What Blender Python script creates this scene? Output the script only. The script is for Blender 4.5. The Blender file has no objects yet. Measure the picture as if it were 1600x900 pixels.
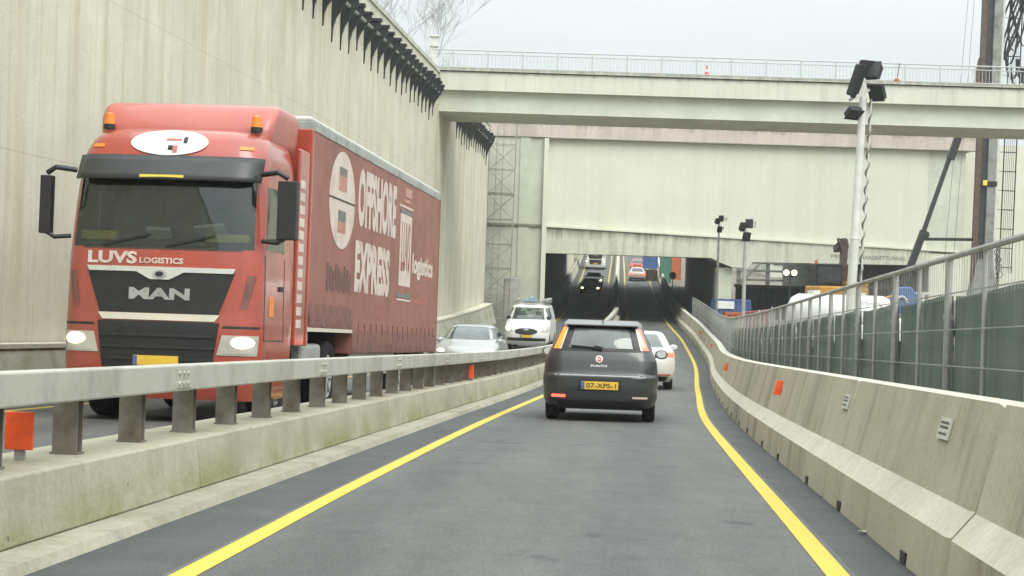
import bpy, bmesh, math, random
import numpy as np
from mathutils import Vector, Matrix, Euler
random.seed(7)
C = bpy.context.scene
COL = C.collection
PI = math.pi

# ------------------------------------------------------------------ camera
cam_d = bpy.data.cameras.new('camera'); cam = bpy.data.objects.new('camera', cam_d); COL.objects.link(cam)
cam_d.sensor_width = 36; cam_d.lens = 36*3000/1600; cam_d.clip_start = .1; cam_d.clip_end = 6000
_p, _r = 7/3000, math.radians(1.8)
_F = Vector((0, math.cos(_p), math.sin(_p))); _R0 = Vector((1, 0, 0)); _U0 = _R0.cross(_F)
_R = _R0*math.cos(_r) + _U0*math.sin(_r); _U = _U0*math.cos(_r) - _R0*math.sin(_r)
cam.matrix_world = Matrix(((_R.x, _U.x, -_F.x, 0), (_R.y, _U.y, -_F.y, 0), (_R.z, _U.z, -_F.z, 1.15), (0, 0, 0, 1)))
C.camera = cam

# ------------------------------------------------------------------ world, sun, exposure
SUN_EL, SUN_AZ = math.radians(50), math.radians(148)      # behind the camera, from the right; bright overcast
w = bpy.data.worlds.new('World'); C.world = w; w.use_nodes = True
nt = w.node_tree; nt.nodes.clear()
sky = nt.nodes.new('ShaderNodeTexSky'); sky.sky_type = 'NISHITA'; sky.sun_disc = False
sky.sun_elevation = SUN_EL; sky.sun_rotation = SUN_AZ; sky.dust_density = 6; sky.air_density = 1.5
hs = nt.nodes.new('ShaderNodeHueSaturation'); hs.inputs['Saturation'].default_value = .22
tc = nt.nodes.new('ShaderNodeTexCoord')
nz = nt.nodes.new('ShaderNodeTexNoise'); nz.inputs['Scale'].default_value = 2.2; nz.inputs['Detail'].default_value = 5
mp = nt.nodes.new('ShaderNodeMapping'); mp.inputs['Scale'].default_value = (1, 1, 3.5)
cr = nt.nodes.new('ShaderNodeValToRGB')
cr.color_ramp.elements[0].position = .3; cr.color_ramp.elements[0].color = (7.1, 7.9, 8.15, 1)
cr.color_ramp.elements[1].position = .72; cr.color_ramp.elements[1].color = (8.9, 9.4, 9.45, 1)
mx = nt.nodes.new('ShaderNodeMix'); mx.data_type = 'RGBA'; mx.inputs[0].default_value = .86
bg = nt.nodes.new('ShaderNodeBackground'); bg.inputs['Strength'].default_value = .10
out = nt.nodes.new('ShaderNodeOutputWorld')
L = nt.links.new
L(sky.outputs[0], hs.inputs['Color']); L(tc.outputs['Generated'], mp.inputs[0]); L(mp.outputs[0], nz.inputs['Vector'])
L(nz.outputs['Fac'], cr.inputs[0]); L(hs.outputs[0], mx.inputs[6]); L(cr.outputs[0], mx.inputs[7])
# an overcast sky is brighter overhead than near the horizon
sp = nt.nodes.new('ShaderNodeSeparateXYZ'); gr_ = nt.nodes.new('ShaderNodeMapRange')
gr_.inputs[1].default_value = .12; gr_.inputs[2].default_value = .95; gr_.inputs[3].default_value = .77; gr_.inputs[4].default_value = 2.35
m2 = nt.nodes.new('ShaderNodeMix'); m2.data_type = 'RGBA'; m2.blend_type = 'MULTIPLY'; m2.inputs[0].default_value = 1
L(tc.outputs['Generated'], sp.inputs[0]); L(sp.outputs[2], gr_.inputs[0]); L(mx.outputs[2], m2.inputs[6]); L(gr_.outputs[0], m2.inputs[7])
L(m2.outputs[2], bg.inputs['Color']); L(bg.outputs[0], out.inputs[0])
sd = bpy.data.lights.new('sun', 'SUN'); sd.energy = 1.5; sd.angle = math.radians(40); sd.color = (1, .965, .9)
so = bpy.data.objects.new('sun', sd); COL.objects.link(so)
# direction to the sun: Nishita's rotation 0 is +Y, growing towards +X
_sv = Vector((math.sin(SUN_AZ)*math.cos(SUN_EL), math.cos(SUN_AZ)*math.cos(SUN_EL), math.sin(SUN_EL)))
so.rotation_euler = _sv.to_track_quat('Z', 'Y').to_euler()
C.view_settings.view_transform = 'Standard'; C.view_settings.look = 'None'
C.view_settings.exposure = .55; C.view_settings.gamma = 1

# ------------------------------------------------------------------ materials
def _new(name):
    m = bpy.data.materials.new(name); m.use_nodes = True
    return m, m.node_tree, m.node_tree.nodes['Principled BSDF']
def node(t, kind, **kw):
    n = t.nodes.new(kind)
    for k, v in kw.items(): setattr(n, k, v)
    return n
def plain(name, col, rough=.5, metal=0., spec=.5, coat=0., emit=0., var=.10, scale=6., dirt=None, coord='Object'):
    """procedural paint: base colour with a soft noise variation and (optional) a dirt colour"""
    m, t, b = _new(name)
    b.inputs['Roughness'].default_value = rough; b.inputs['Metallic'].default_value = metal
    b.inputs['Specular IOR Level'].default_value = spec; b.inputs['Coat Weight'].default_value = coat
    b.inputs['Coat Roughness'].default_value = .08
    tcn = node(t, 'ShaderNodeTexCoord'); n = node(t, 'ShaderNodeTexNoise')
    n.inputs['Scale'].default_value = scale; n.inputs['Detail'].default_value = 6; n.inputs['Roughness'].default_value = .62
    t.links.new(tcn.outputs[coord], n.inputs['Vector'])
    r = node(t, 'ShaderNodeValToRGB'); e = r.color_ramp.elements
    d = dirt or tuple(c*(1-var*2) for c in col)
    e[0].position = .3; e[0].color = (*d, 1); e[1].position = .55; e[1].color = (*col, 1)
    t.links.new(n.outputs['Fac'], r.inputs[0]); t.links.new(r.outputs[0], b.inputs['Base Color'])
    rr = node(t, 'ShaderNodeMapRange'); rr.inputs[1].default_value = .3; rr.inputs[2].default_value = .7
    rr.inputs[3].default_value = min(1, rough*1.25+.03); rr.inputs[4].default_value = rough*.85
    t.links.new(n.outputs['Fac'], rr.inputs[0]); t.links.new(rr.outputs[0], b.inputs['Roughness'])
    if emit:
        b.inputs['Emission Color'].default_value = (*col, 1); b.inputs['Emission Strength'].default_value = emit
    return m
def concrete(name, col, stain, streak=.5, moss=0., mosscol=(.16, .17, .07), coord='Position', sx=1.1, joints=None, bump=.25, top=None, pits=.0, fine_streak=1., blotch=1., foot=None):
    """concrete: blotches, vertical run-off streaks, optional moss blotches and formwork joints"""
    m, t, b = _new(name); lk = t.links.new
    b.inputs['Roughness'].default_value = .88; b.inputs['Specular IOR Level'].default_value = .25
    if coord == 'Position':
        src = node(t, 'ShaderNodeNewGeometry').outputs['Position']
    else:
        tcn = node(t, 'ShaderNodeTexCoord'); oi = node(t, 'ShaderNodeObjectInfo')
        vm = node(t, 'ShaderNodeVectorMath', operation='SCALE'); vm.inputs[0].default_value = (37, 53, 0)
        lk(oi.outputs['Random'], vm.inputs['Scale'])
        va = node(t, 'ShaderNodeVectorMath', operation='ADD'); lk(tcn.outputs['Object'], va.inputs[0]); lk(vm.outputs[0], va.inputs[1])
        src = va.outputs[0]
    def noise(scale, detail=5, rough=.6, mapscale=(1, 1, 1)):
        mpn = node(t, 'ShaderNodeMapping'); mpn.inputs['Scale'].default_value = mapscale; lk(src, mpn.inputs[0])
        n = node(t, 'ShaderNodeTexNoise'); n.inputs['Scale'].default_value = scale; n.inputs['Detail'].default_value = detail
        n.inputs['Roughness'].default_value = rough; lk(mpn.outputs[0], n.inputs['Vector']); return n.outputs['Fac']
    def ramp(v, a, bb):
        r = node(t, 'ShaderNodeMapRange'); r.inputs[1].default_value = a; r.inputs[2].default_value = bb; lk(v, r.inputs[0]); return r.outputs[0]
    def mix(f, c1, c2, mode='MIX'):
        x = node(t, 'ShaderNodeMix', data_type='RGBA', blend_type=mode)
        for i, v in ((0, f), (6, c1), (7, c2)):
            if isinstance(v, (int, float)): x.inputs[i].default_value = v
            elif isinstance(v, tuple): x.inputs[i].default_value = (*v, 1)
            else: lk(v, x.inputs[i])
        return x.outputs[2]
    def mul(v, k):
        mm = node(t, 'ShaderNodeMath', operation='MULTIPLY'); lk(v, mm.inputs[0])
        if isinstance(k, (int, float)): mm.inputs[1].default_value = k
        else: lk(k, mm.inputs[1])
        return mm.outputs[0]
    blot = noise(.55, 8, .7)
    c = mix(ramp(blot, .38, .68), tuple(x*(1-.14*blotch) for x in col), tuple(min(1, x*(1+.06*blotch)) for x in col))
    st = noise(sx, 6, .65, (1, 1, .05))
    c = mix(mul(ramp(st, .50, .74), streak), c, stain)
    st2 = noise(sx*4.2, 4, .6, (1, 1, .035))
    c = mix(mul(ramp(st2, .55, .8), streak*.75*fine_streak), c, tuple(x*.8 for x in stain))
    st3 = noise(sx*2.1, 3, .6, (1, 1, .03))
    c = mix(mul(ramp(st3, .58, .85), streak*.5*fine_streak), c, tuple(min(1, x*1.22) for x in col))
    if top:
        # run-off stains hanging from an edge at height top[0], reaching down about top[1]
        sep0 = node(t, 'ShaderNodeSeparateXYZ'); lk(src, sep0.inputs[0])
        tn = noise(2.6, 5, .7, (1, 1, .02)); ta = node(t, 'ShaderNodeMath', operation='MULTIPLY_ADD')
        lk(tn, ta.inputs[0]); ta.inputs[1].default_value = -top[1]*2.4; ta.inputs[2].default_value = top[0]+top[1]*.95
        df = node(t, 'ShaderNodeMath', operation='SUBTRACT'); lk(sep0.outputs[2], df.inputs[0]); lk(ta.outputs[0], df.inputs[1])
        c = mix(mul(ramp(df.outputs[0], 0, top[1]*.9), top[2]), c, (.10, .095, .07))
    if moss:
        mo = ramp(noise(1.3, 7, .7, (1, .6, 1.2)), .40 if foot else .47, .60 if foot else .68)
        if foot:      # moss grows on the lowest, wet part
            sf_ = node(t, 'ShaderNodeSeparateXYZ'); lk(src, sf_.inputs[0]); mo = mul(mo, ramp(sf_.outputs[2], foot[1], foot[0]))
        c = mix(mul(mo, moss), c, mosscol)
    fine = noise(26, 5, .7)
    c = mix(.16, c, mix(ramp(fine, .3, .7), (.1, .1, .09), (.9, .9, .86)), 'OVERLAY')
    if pits:
        vo = node(t, 'ShaderNodeTexVoronoi'); vo.inputs['Scale'].default_value = 5; lk(src, vo.inputs['Vector'])
        c = mix(mul(ramp(vo.outputs['Distance'], .09, .05), pits), c, (.05, .05, .045))
    if joints:
        sep = node(t, 'ShaderNodeSeparateXYZ'); lk(src, sep.inputs[0])
        for ax, per, wd, k in joints:
            dv = node(t, 'ShaderNodeMath', operation='DIVIDE'); lk(sep.outputs[ax], dv.inputs[0]); dv.inputs[1].default_value = per
            fr = node(t, 'ShaderNodeMath', operation='FRACT'); lk(dv.outputs[0], fr.inputs[0])
            c = mix(mul(ramp(fr.outputs[0], wd/per, wd/per*.5), k), c, tuple(x*.45 for x in stain))
    lk(c, b.inputs['Base Color'])
    bp = node(t, 'ShaderNodeBump'); bp.inputs['Strength'].default_value = bump; bp.inputs['Distance'].default_value = .02
    lk(fine, bp.inputs['Height']); lk(bp.outputs[0], b.inputs['Normal'])
    return m
K0 = 220/3000
def asphalt(name, col, col2, speck=.5):
    m, t, b = _new(name); lk = t.links.new
    pos = node(t, 'ShaderNodeNewGeometry').outputs['Position']
    def noise(s, d, ms=(1, 1, 1), r=.6):
        mpn = node(t, 'ShaderNodeMapping'); mpn.inputs['Scale'].default_value = ms; mpn.inputs['Rotation'].default_value = (0, 0, .0734); lk(pos, mpn.inputs[0])
        n = node(t, 'ShaderNodeTexNoise'); n.inputs['Scale'].default_value = s; n.inputs['Detail'].default_value = d; n.inputs['Roughness'].default_value = r
        lk(mpn.outputs[0], n.inputs['Vector']); return n.outputs['Fac']
    def rp(v, a, bb, c1, c2):
        r = node(t, 'ShaderNodeValToRGB'); e = r.color_ramp.elements; e[0].position = a; e[1].position = bb
        e[0].color = (*c1, 1); e[1].color = (*c2, 1); lk(v, r.inputs[0]); return r.outputs[0]
    c = rp(noise(1.6, 7, (1, .12, 1), .65), .32, .7, col, col2)
    x = node(t, 'ShaderNodeMix', data_type='RGBA', blend_type='OVERLAY'); x.inputs[0].default_value = speck
    lk(c, x.inputs[6]); lk(rp(noise(70, 3, (1, .55, 1), .8), .25, .75, (.12, .12, .12), (.88, .88, .88)), x.inputs[7])
    y = node(t, 'ShaderNodeMix', data_type='RGBA', blend_type='OVERLAY'); y.inputs[0].default_value = .3
    lk(x.outputs[2], y.inputs[6]); lk(rp(noise(9, 5, (1, .25, 1), .7), .3, .7, (.3, .3, .3), (.7, .7, .7)), y.inputs[7])
    sp_ = node(t, 'ShaderNodeSeparateXYZ'); lk(pos, sp_.inputs[0])
    lat = node(t, 'ShaderNodeMath', operation='MULTIPLY_ADD'); lk(sp_.outputs[1], lat.inputs[0]); lat.inputs[1].default_value = -K0; lk(sp_.outputs[0], lat.inputs[2])
    sn = node(t, 'ShaderNodeMath', operation='MULTIPLY_ADD'); lk(lat.outputs[0], sn.inputs[0]); sn.inputs[1].default_value = 2*PI/1.65; sn.inputs[2].default_value = .3
    co = node(t, 'ShaderNodeMath', operation='COSINE'); lk(sn.outputs[0], co.inputs[0])
    wt_ = node(t, 'ShaderNodeMath', operation='MULTIPLY'); lk(co.outputs[0], wt_.inputs[0]); lk(noise(.5, 4, (1, .15, 1)), wt_.inputs[1])
    tr_ = rp(wt_.outputs[0], -.15, .45, (.56, .56, .56), (.43, .43, .435))
    z_ = node(t, 'ShaderNodeMix', data_type='RGBA', blend_type='OVERLAY'); z_.inputs[0].default_value = .8; lk(y.outputs[2], z_.inputs[6]); lk(tr_, z_.inputs[7])
    sp2 = rp(noise(2.3, 2, (1, .7, 1), .4), .70, .76, (0, 0, 0), (.55, .55, .55))
    sm = node(t, 'ShaderNodeMix', data_type='RGBA'); lk(sp2, sm.inputs[0]); lk(z_.outputs[2], sm.inputs[6]); sm.inputs[7].default_value = (.03, .03, .03, 1)
    gr2 = rp(noise(22, 2, (1, .8, 1), .5), .76, .80, (0, 0, 0), (.5, .5, .5))
    sm2 = node(t, 'ShaderNodeMix', data_type='RGBA'); lk(gr2, sm2.inputs[0]); lk(sm.outputs[2], sm2.inputs[6]); sm2.inputs[7].default_value = (.19, .18, .16, 1)
    lk(sm2.outputs[2], b.inputs['Base Color'])
    r2 = node(t, 'ShaderNodeMapRange'); r2.inputs[3].default_value = .55; r2.inputs[4].default_value = .85; lk(noise(1.2, 4), r2.inputs[0])
    lk(r2.outputs[0], b.inputs['Roughness']); b.inputs['Specular IOR Level'].default_value = .35
    bp = node(t, 'ShaderNodeBump'); bp.inputs['Strength'].default_value = .5; bp.inputs['Distance'].default_value = .006
    lk(noise(110, 3), bp.inputs['Height']); lk(bp.outputs[0], b.inputs['Normal'])
    return m
def glass(name, tint=(.80, .88, .85), see=.95, haze=(.07, .22)):
    m, t, b = _new(name); lk = t.links.new
    tr = node(t, 'ShaderNodeBsdfTransparent'); tr.inputs[0].default_value = (*[x*see for x in tint], 1)
    gl = node(t, 'ShaderNodeBsdfGlossy'); gl.inputs['Roughness'].default_value = .03; gl.inputs[0].default_value = (.95, 1, .98, 1)
    df = node(t, 'ShaderNodeBsdfDiffuse'); df.inputs[0].default_value = (.30, .33, .32, 1)
    tcn = node(t, 'ShaderNodeTexCoord'); n = node(t, 'ShaderNodeTexNoise'); n.inputs['Scale'].default_value = 2.5; n.inputs['Detail'].default_value = 6
    lk(tcn.outputs['Object'], n.inputs['Vector'])
    mr = node(t, 'ShaderNodeMapRange'); mr.inputs[1].default_value = .3; mr.inputs[2].default_value = .75; mr.inputs[3].default_value = haze[0]; mr.inputs[4].default_value = haze[1]
    lk(n.outputs['Fac'], mr.inputs[0])
    m0 = node(t, 'ShaderNodeMixShader'); lk(mr.outputs[0], m0.inputs[0]); lk(tr.outputs[0], m0.inputs[1]); lk(df.outputs[0], m0.inputs[2])
    fz = node(t, 'ShaderNodeFresnel'); fz.inputs[0].default_value = 1.75
    m1 = node(t, 'ShaderNodeMixShader'); lk(fz.outputs[0], m1.inputs[0]); lk(m0.outputs[0], m1.inputs[1]); lk(gl.outputs[0], m1.inputs[2])
    lk(m1.outputs[0], t.nodes['Material Output'].inputs[0])
    return m
def screen_cloth(name, col, see):
    m, t, b = _new(name); lk = t.links.new
    b.inputs['Roughness'].default_value = .8; b.inputs['Specular IOR Level'].default_value = .15
    pos = node(t, 'ShaderNodeNewGeometry').outputs['Position']
    mpn = node(t, 'ShaderNodeMapping'); mpn.inputs['Scale'].default_value = (1, 1, .25); lk(pos, mpn.inputs[0])
    n = node(t, 'ShaderNodeTexNoise'); n.inputs['Scale'].default_value = 2.4; n.inputs['Detail'].default_value = 6; lk(mpn.outputs[0], n.inputs['Vector'])
    r = node(t, 'ShaderNodeValToRGB'); e = r.color_ramp.elements; e[0].position = .32; e[1].position = .7
    e[0].color = (*[x*.78 for x in col], 1); e[1].color = (*[x*1.3 for x in col], 1)
    lk(n.outputs['Fac'], r.inputs[0]); lk(r.outputs[0], b.inputs['Base Color'])
    tr = node(t, 'ShaderNodeBsdfTransparent'); m1 = node(t, 'ShaderNodeMixShader'); m1.inputs[0].default_value = see
    lk(b.outputs[0], m1.inputs[1]); lk(tr.outputs[0], m1.inputs[2]); lk(m1.outputs[0], t.nodes['Material Output'].inputs[0])
    bp = node(t, 'ShaderNodeBump'); bp.inputs['Strength'].default_value = .6; bp.inputs['Distance'].default_value = .05
    lk(n.outputs['Fac'], bp.inputs['Height']); lk(bp.outputs[0], b.inputs['Normal'])
    return m

M = {}
M['wall'] = concrete('wall_concrete', (.58, .56, .455), (.42, .36, .23), .9, sx=.8, joints=[(2, 3.1, .03, .25), (1, 6.2, .035, .3)])
M['wall_base'] = concrete('wall_base_concrete', (.42, .41, .33), (.2, .19, .13), .75, moss=.5, sx=1.4)
M['facade'] = concrete('facade_concrete', (.605, .605, .505), (.50, .50, .395), .5, sx=.8, bump=.1, blotch=.35)
M['facade_side'] = concrete('panel_concrete', (.51, .53, .44), (.37, .39, .29), .5, sx=.7, joints=[(2, 1.3, .02, .25)])
M['lintel'] = concrete('lintel_concrete', (.55, .555, .455), (.24, .235, .17), .75, sx=1.8, top=(4.75, .75, .75))
M['pink'] = concrete('pink_band', (.53, .465, .41), (.30, .25, .21), .55, sx=1.2, joints=[(0, 2.1, .03, .5)], top=(11.5, .5, .7))
M['bridge'] = concrete('bridge_concrete', (.58, .585, .50), (.33, .32, .235), .4, sx=1.7, bump=.1, blotch=.5, top=(11.05, .35, .6))
M['girder'] = concrete('girder_concrete', (.58, .60, .52), (.48, .49, .40), .25, sx=.5, bump=.05)
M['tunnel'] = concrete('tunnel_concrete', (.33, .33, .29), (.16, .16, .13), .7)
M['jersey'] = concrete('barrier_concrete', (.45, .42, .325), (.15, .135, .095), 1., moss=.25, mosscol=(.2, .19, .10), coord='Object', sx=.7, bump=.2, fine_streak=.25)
M['jersey_top'] = concrete('barrier_pale_and_lit_concrete', (.58, .555, .46), (.36, .34, .26), .5, coord='Object', sx=1.3, bump=.2)
M['median'] = concrete('median_concrete', (.385, .365, .285), (.20, .19, .13), .7, moss=.85, mosscol=(.20, .215, .085), coord='Object', sx=.8, pits=.7, fine_streak=.4, foot=(.10, .34))
M['apron'] = concrete('apron_concrete', (.33, .315, .25), (.15, .145, .105), .6, moss=.6, mosscol=(.19, .19, .09), sx=2)
M['road'] = asphalt('road_asphalt', (.068, .069, .064), (.096, .097, .091), .75)
M['shoulder'] = asphalt('shoulder_asphalt', (.040, .042, .040), (.060, .063, .061), .65)
M['site'] = concrete('site_ground', (.17, .15, .12), (.1, .09, .07), .5)
M['earth'] = concrete('grass_bank', (.09, .10, .05), (.06, .07, .03), .5)
def road_paint():
    m, t, b = _new('yellow_road_paint'); lk = t.links.new; b.inputs['Roughness'].default_value = .65; b.inputs['Specular IOR Level'].default_value = .3
    pos = node(t, 'ShaderNodeNewGeometry').outputs['Position']
    def nz_(sc, ms, d=6, r=.7):
        mpn = node(t, 'ShaderNodeMapping'); mpn.inputs['Scale'].default_value = ms; mpn.inputs['Rotation'].default_value = (0, 0, .0734); lk(pos, mpn.inputs[0])
        n = node(t, 'ShaderNodeTexNoise'); n.inputs['Scale'].default_value = sc; n.inputs['Detail'].default_value = d; n.inputs['Roughness'].default_value = r; lk(mpn.outputs[0], n.inputs['Vector']); return n.outputs['Fac']
    def rr(v, a, c, lo=0., hi=1.):
        q = node(t, 'ShaderNodeMapRange'); q.inputs[1].default_value = a; q.inputs[2].default_value = c; q.inputs[3].default_value = lo; q.inputs[4].default_value = hi; lk(v, q.inputs[0]); return q.outputs[0]
    def mx_(f, c1, c2):
        x = node(t, 'ShaderNodeMix', data_type='RGBA'); lk(f, x.inputs[0])
        for i, v in ((6, c1), (7, c2)):
            if isinstance(v, tuple): x.inputs[i].default_value = (*v, 1)
            else: lk(v, x.inputs[i])
        return x.outputs[2]
    c = mx_(rr(nz_(2.5, (1, .3, 1)), .35, .65), (.49, .385, .045), (.54, .425, .06))
    c = mx_(rr(nz_(1.1, (1.6, .10, 1)), .55, .78, 0, .45), c, (.36, .30, .12))
    c = mx_(rr(nz_(42, (1, .7, 1), 4, .8), .66, .72, 0, .7), c, (.14, .13, .09))
    lk(c, b.inputs['Base Color']); return m
M['yellow'] = road_paint()
M['crack'] = plain('joint_filler', (.2, .2, .19), .7)
M['pale_steel'] = plain('pale_steel', (.44, .455, .44), .6, metal=.1, var=.05)
M['galv'] = plain('galvanised_steel', (.36, .37, .345), .55, metal=.25, scale=3, dirt=(.24, .245, .22))
M['scaf'] = plain('galvanised_tube', (.30, .28, .235), .6, var=.1, scale=3, dirt=(.19, .165, .13))
M['rail'] = plain('weathered_rail', (.40, .395, .34), .62, metal=.05, scale=2.2, dirt=(.27, .265, .22))
M['post'] = plain('rail_post_steel', (.225, .21, .18), .65, metal=.15, scale=5, dirt=(.13, .105, .075))
M['dark'] = plain('dark_steel', (.022, .024, .024), .55, metal=.1, var=.2)
M['bracket'] = plain('bracket_dark_paint', (.014, .018, .019), .6, var=.2)
M['black'] = plain('black_plastic', (.014, .015, .015), .45, var=.15)
M['rubber'] = plain('tyre_rubber', (.016, .016, .016), .85, spec=.2, var=.2)
M['alloy'] = plain('wheel_alloy', (.42, .43, .43), .35, metal=.7)
M['white'] = plain('white_paint', (.70, .71, .68), .35, coat=.4, var=.05, scale=2)
M['offwhite'] = plain('dirty_white', (.56, .57, .52), .5, var=.1, scale=3)
M['letter'] = plain('white_lettering', (.58, .49, .43), .55, var=.06, scale=3, dirt=(.46, .36, .31))
M['letter_dark'] = plain('dark_lettering', (.16, .16, .14), .7)
M['letter_black'] = plain('plate_lettering', (.03, .025, .015), .6)
M['chrome'] = plain('chrome_trim', (.72, .73, .70), .22, metal=.6, var=.05)
M['cream'] = plain('cream_trim', (.58, .54, .44), .45, var=.05)
M['plate'] = plain('yellow_plate', (.72, .46, .05), .5, var=.04)
M['plate_blue'] = plain('blue_band', (.05, .13, .42), .5)
M['truck_red'] = plain('truck_red_paint', (.36, .058, .034), .28, coat=.7, var=.06, scale=1.5, dirt=(.27, .058, .04))
M['truck_red2'] = plain('pale_red_sheen_and_print', (.42, .11, .085), .4, coat=.4, var=.05, scale=1.5)  # paler red: sky sheen painted on the fairing, also marks and print
M['curtain'] = plain('dusty_red_curtain', (.265, .098, .074), .48, spec=.4, var=.08, scale=1.1, dirt=(.205, .088, .070))
M['curtain_dirty'] = plain('grimy_red_curtain', (.19, .075, .06), .6, var=.2, scale=4, dirt=(.09, .05, .045))
M['orange'] = plain('orange_reflector', (.80, .10, .02), .4, var=.12, scale=14, emit=.05)  # faint glow added to the colour, with no lamp behind it
M['amber'] = plain('amber_lens', (.75, .23, .03), .3, var=.05)
M['lamp'] = plain('lit_headlamp', (1, .86, .55), .2, emit=3.2, var=0)
M['lampwarm'] = plain('lit_warm_lamp', (1, .78, .40), .2, emit=3.5, var=0)
M['lampedge'] = plain('headlamp_glass', (.55, .53, .46), .15, metal=.3, var=.1)
M['tail'] = plain('tail_lamp_red', (.55, .028, .02), .2, coat=.6, var=.05)
M['brake'] = plain('lit_brake_lamp', (1, .09, .05), .3, emit=2.2, var=0)
M['blinker'] = plain('lit_amber_lamp', (1, .22, .02), .3, emit=.85, var=0)
M['brakepale'] = plain('pale_red_lamp', (.8, .17, .1), .3, emit=.5, var=0)
M['tailclear'] = plain('tail_lamp_clear', (.74, .52, .44), .2, coat=.6, var=.1)
M['anthracite'] = plain('anthracite_paint', (.046, .050, .050), .32, metal=.35, coat=.7, var=.06, scale=1.2)
M['silver'] = plain('silver_paint', (.36, .37, .36), .35, metal=.4, coat=.5, var=.05, scale=1.5)
M['pearl'] = plain('pearl_white_paint', (.68, .67, .61), .32, coat=.6, var=.05, scale=1.5)
M['carblack'] = plain('black_car_paint', (.016, .017, .017), .3, coat=.6)
M['pinkish'] = plain('pale_rose_paint', (.52, .40, .37), .4, coat=.5, var=.05)
M['carred'] = plain('red_car_paint', (.33, .03, .025), .35, coat=.5)
M['glass'] = glass('window_glass')
M['glassclear'] = glass('truck_glass', (.62, .70, .67), .85, (.02, .07))
M['glassdark'] = plain('dark_glass', (.02, .025, .024), .06, spec=.8, var=.05)
M['visor'] = plain('smoked_visor', (.03, .032, .032), .35, var=.1)
M['cabin'] = plain('cabin_lining', (.035, .036, .034), .8, var=.2)
M['seat'] = plain('seat_fabric', (.055, .057, .055), .9, var=.1)
M['cloth'] = screen_cloth('green_screen_cloth', (.118, .160, .130), .04)
M['cloth_grey'] = screen_cloth('grey_screen_cloth', (.20, .21, .18), .38)
M['rust'] = plain('rusty_steel', (.125, .085, .06), .75, var=.2, scale=5, dirt=(.06, .045, .035))
M['mastgrey'] = plain('mast_grey', (.24, .245, .22), .6, var=.1, scale=2, dirt=(.13, .13, .12))
M['mastblue'] = plain('mast_dark_blue', (.045, .05, .055), .6, var=.2)
M['cblue'] = plain('container_blue', (.05, .115, .27), .55, var=.15)
M['corange'] = plain('container_orange', (.44, .115, .04), .55, var=.15)
M['cgreen'] = plain('container_green', (.07, .19, .15), .5, var=.1)
M['machine'] = plain('machine_yellow', (.66, .33, .035), .45, var=.08, scale=2)
M['mred'] = plain('dark_red_paint', (.22, .03, .03), .5, var=.1)
M['bark'] = plain('grey_bark', (.36, .355, .34), .9, var=.12, scale=8)
M['yell'] = plain('yellow_fabric', (.85, .66, .10), .8)
M['pale_blue'] = plain('faded_blue_sheet', (.20, .29, .40), .7, var=.1)

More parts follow.
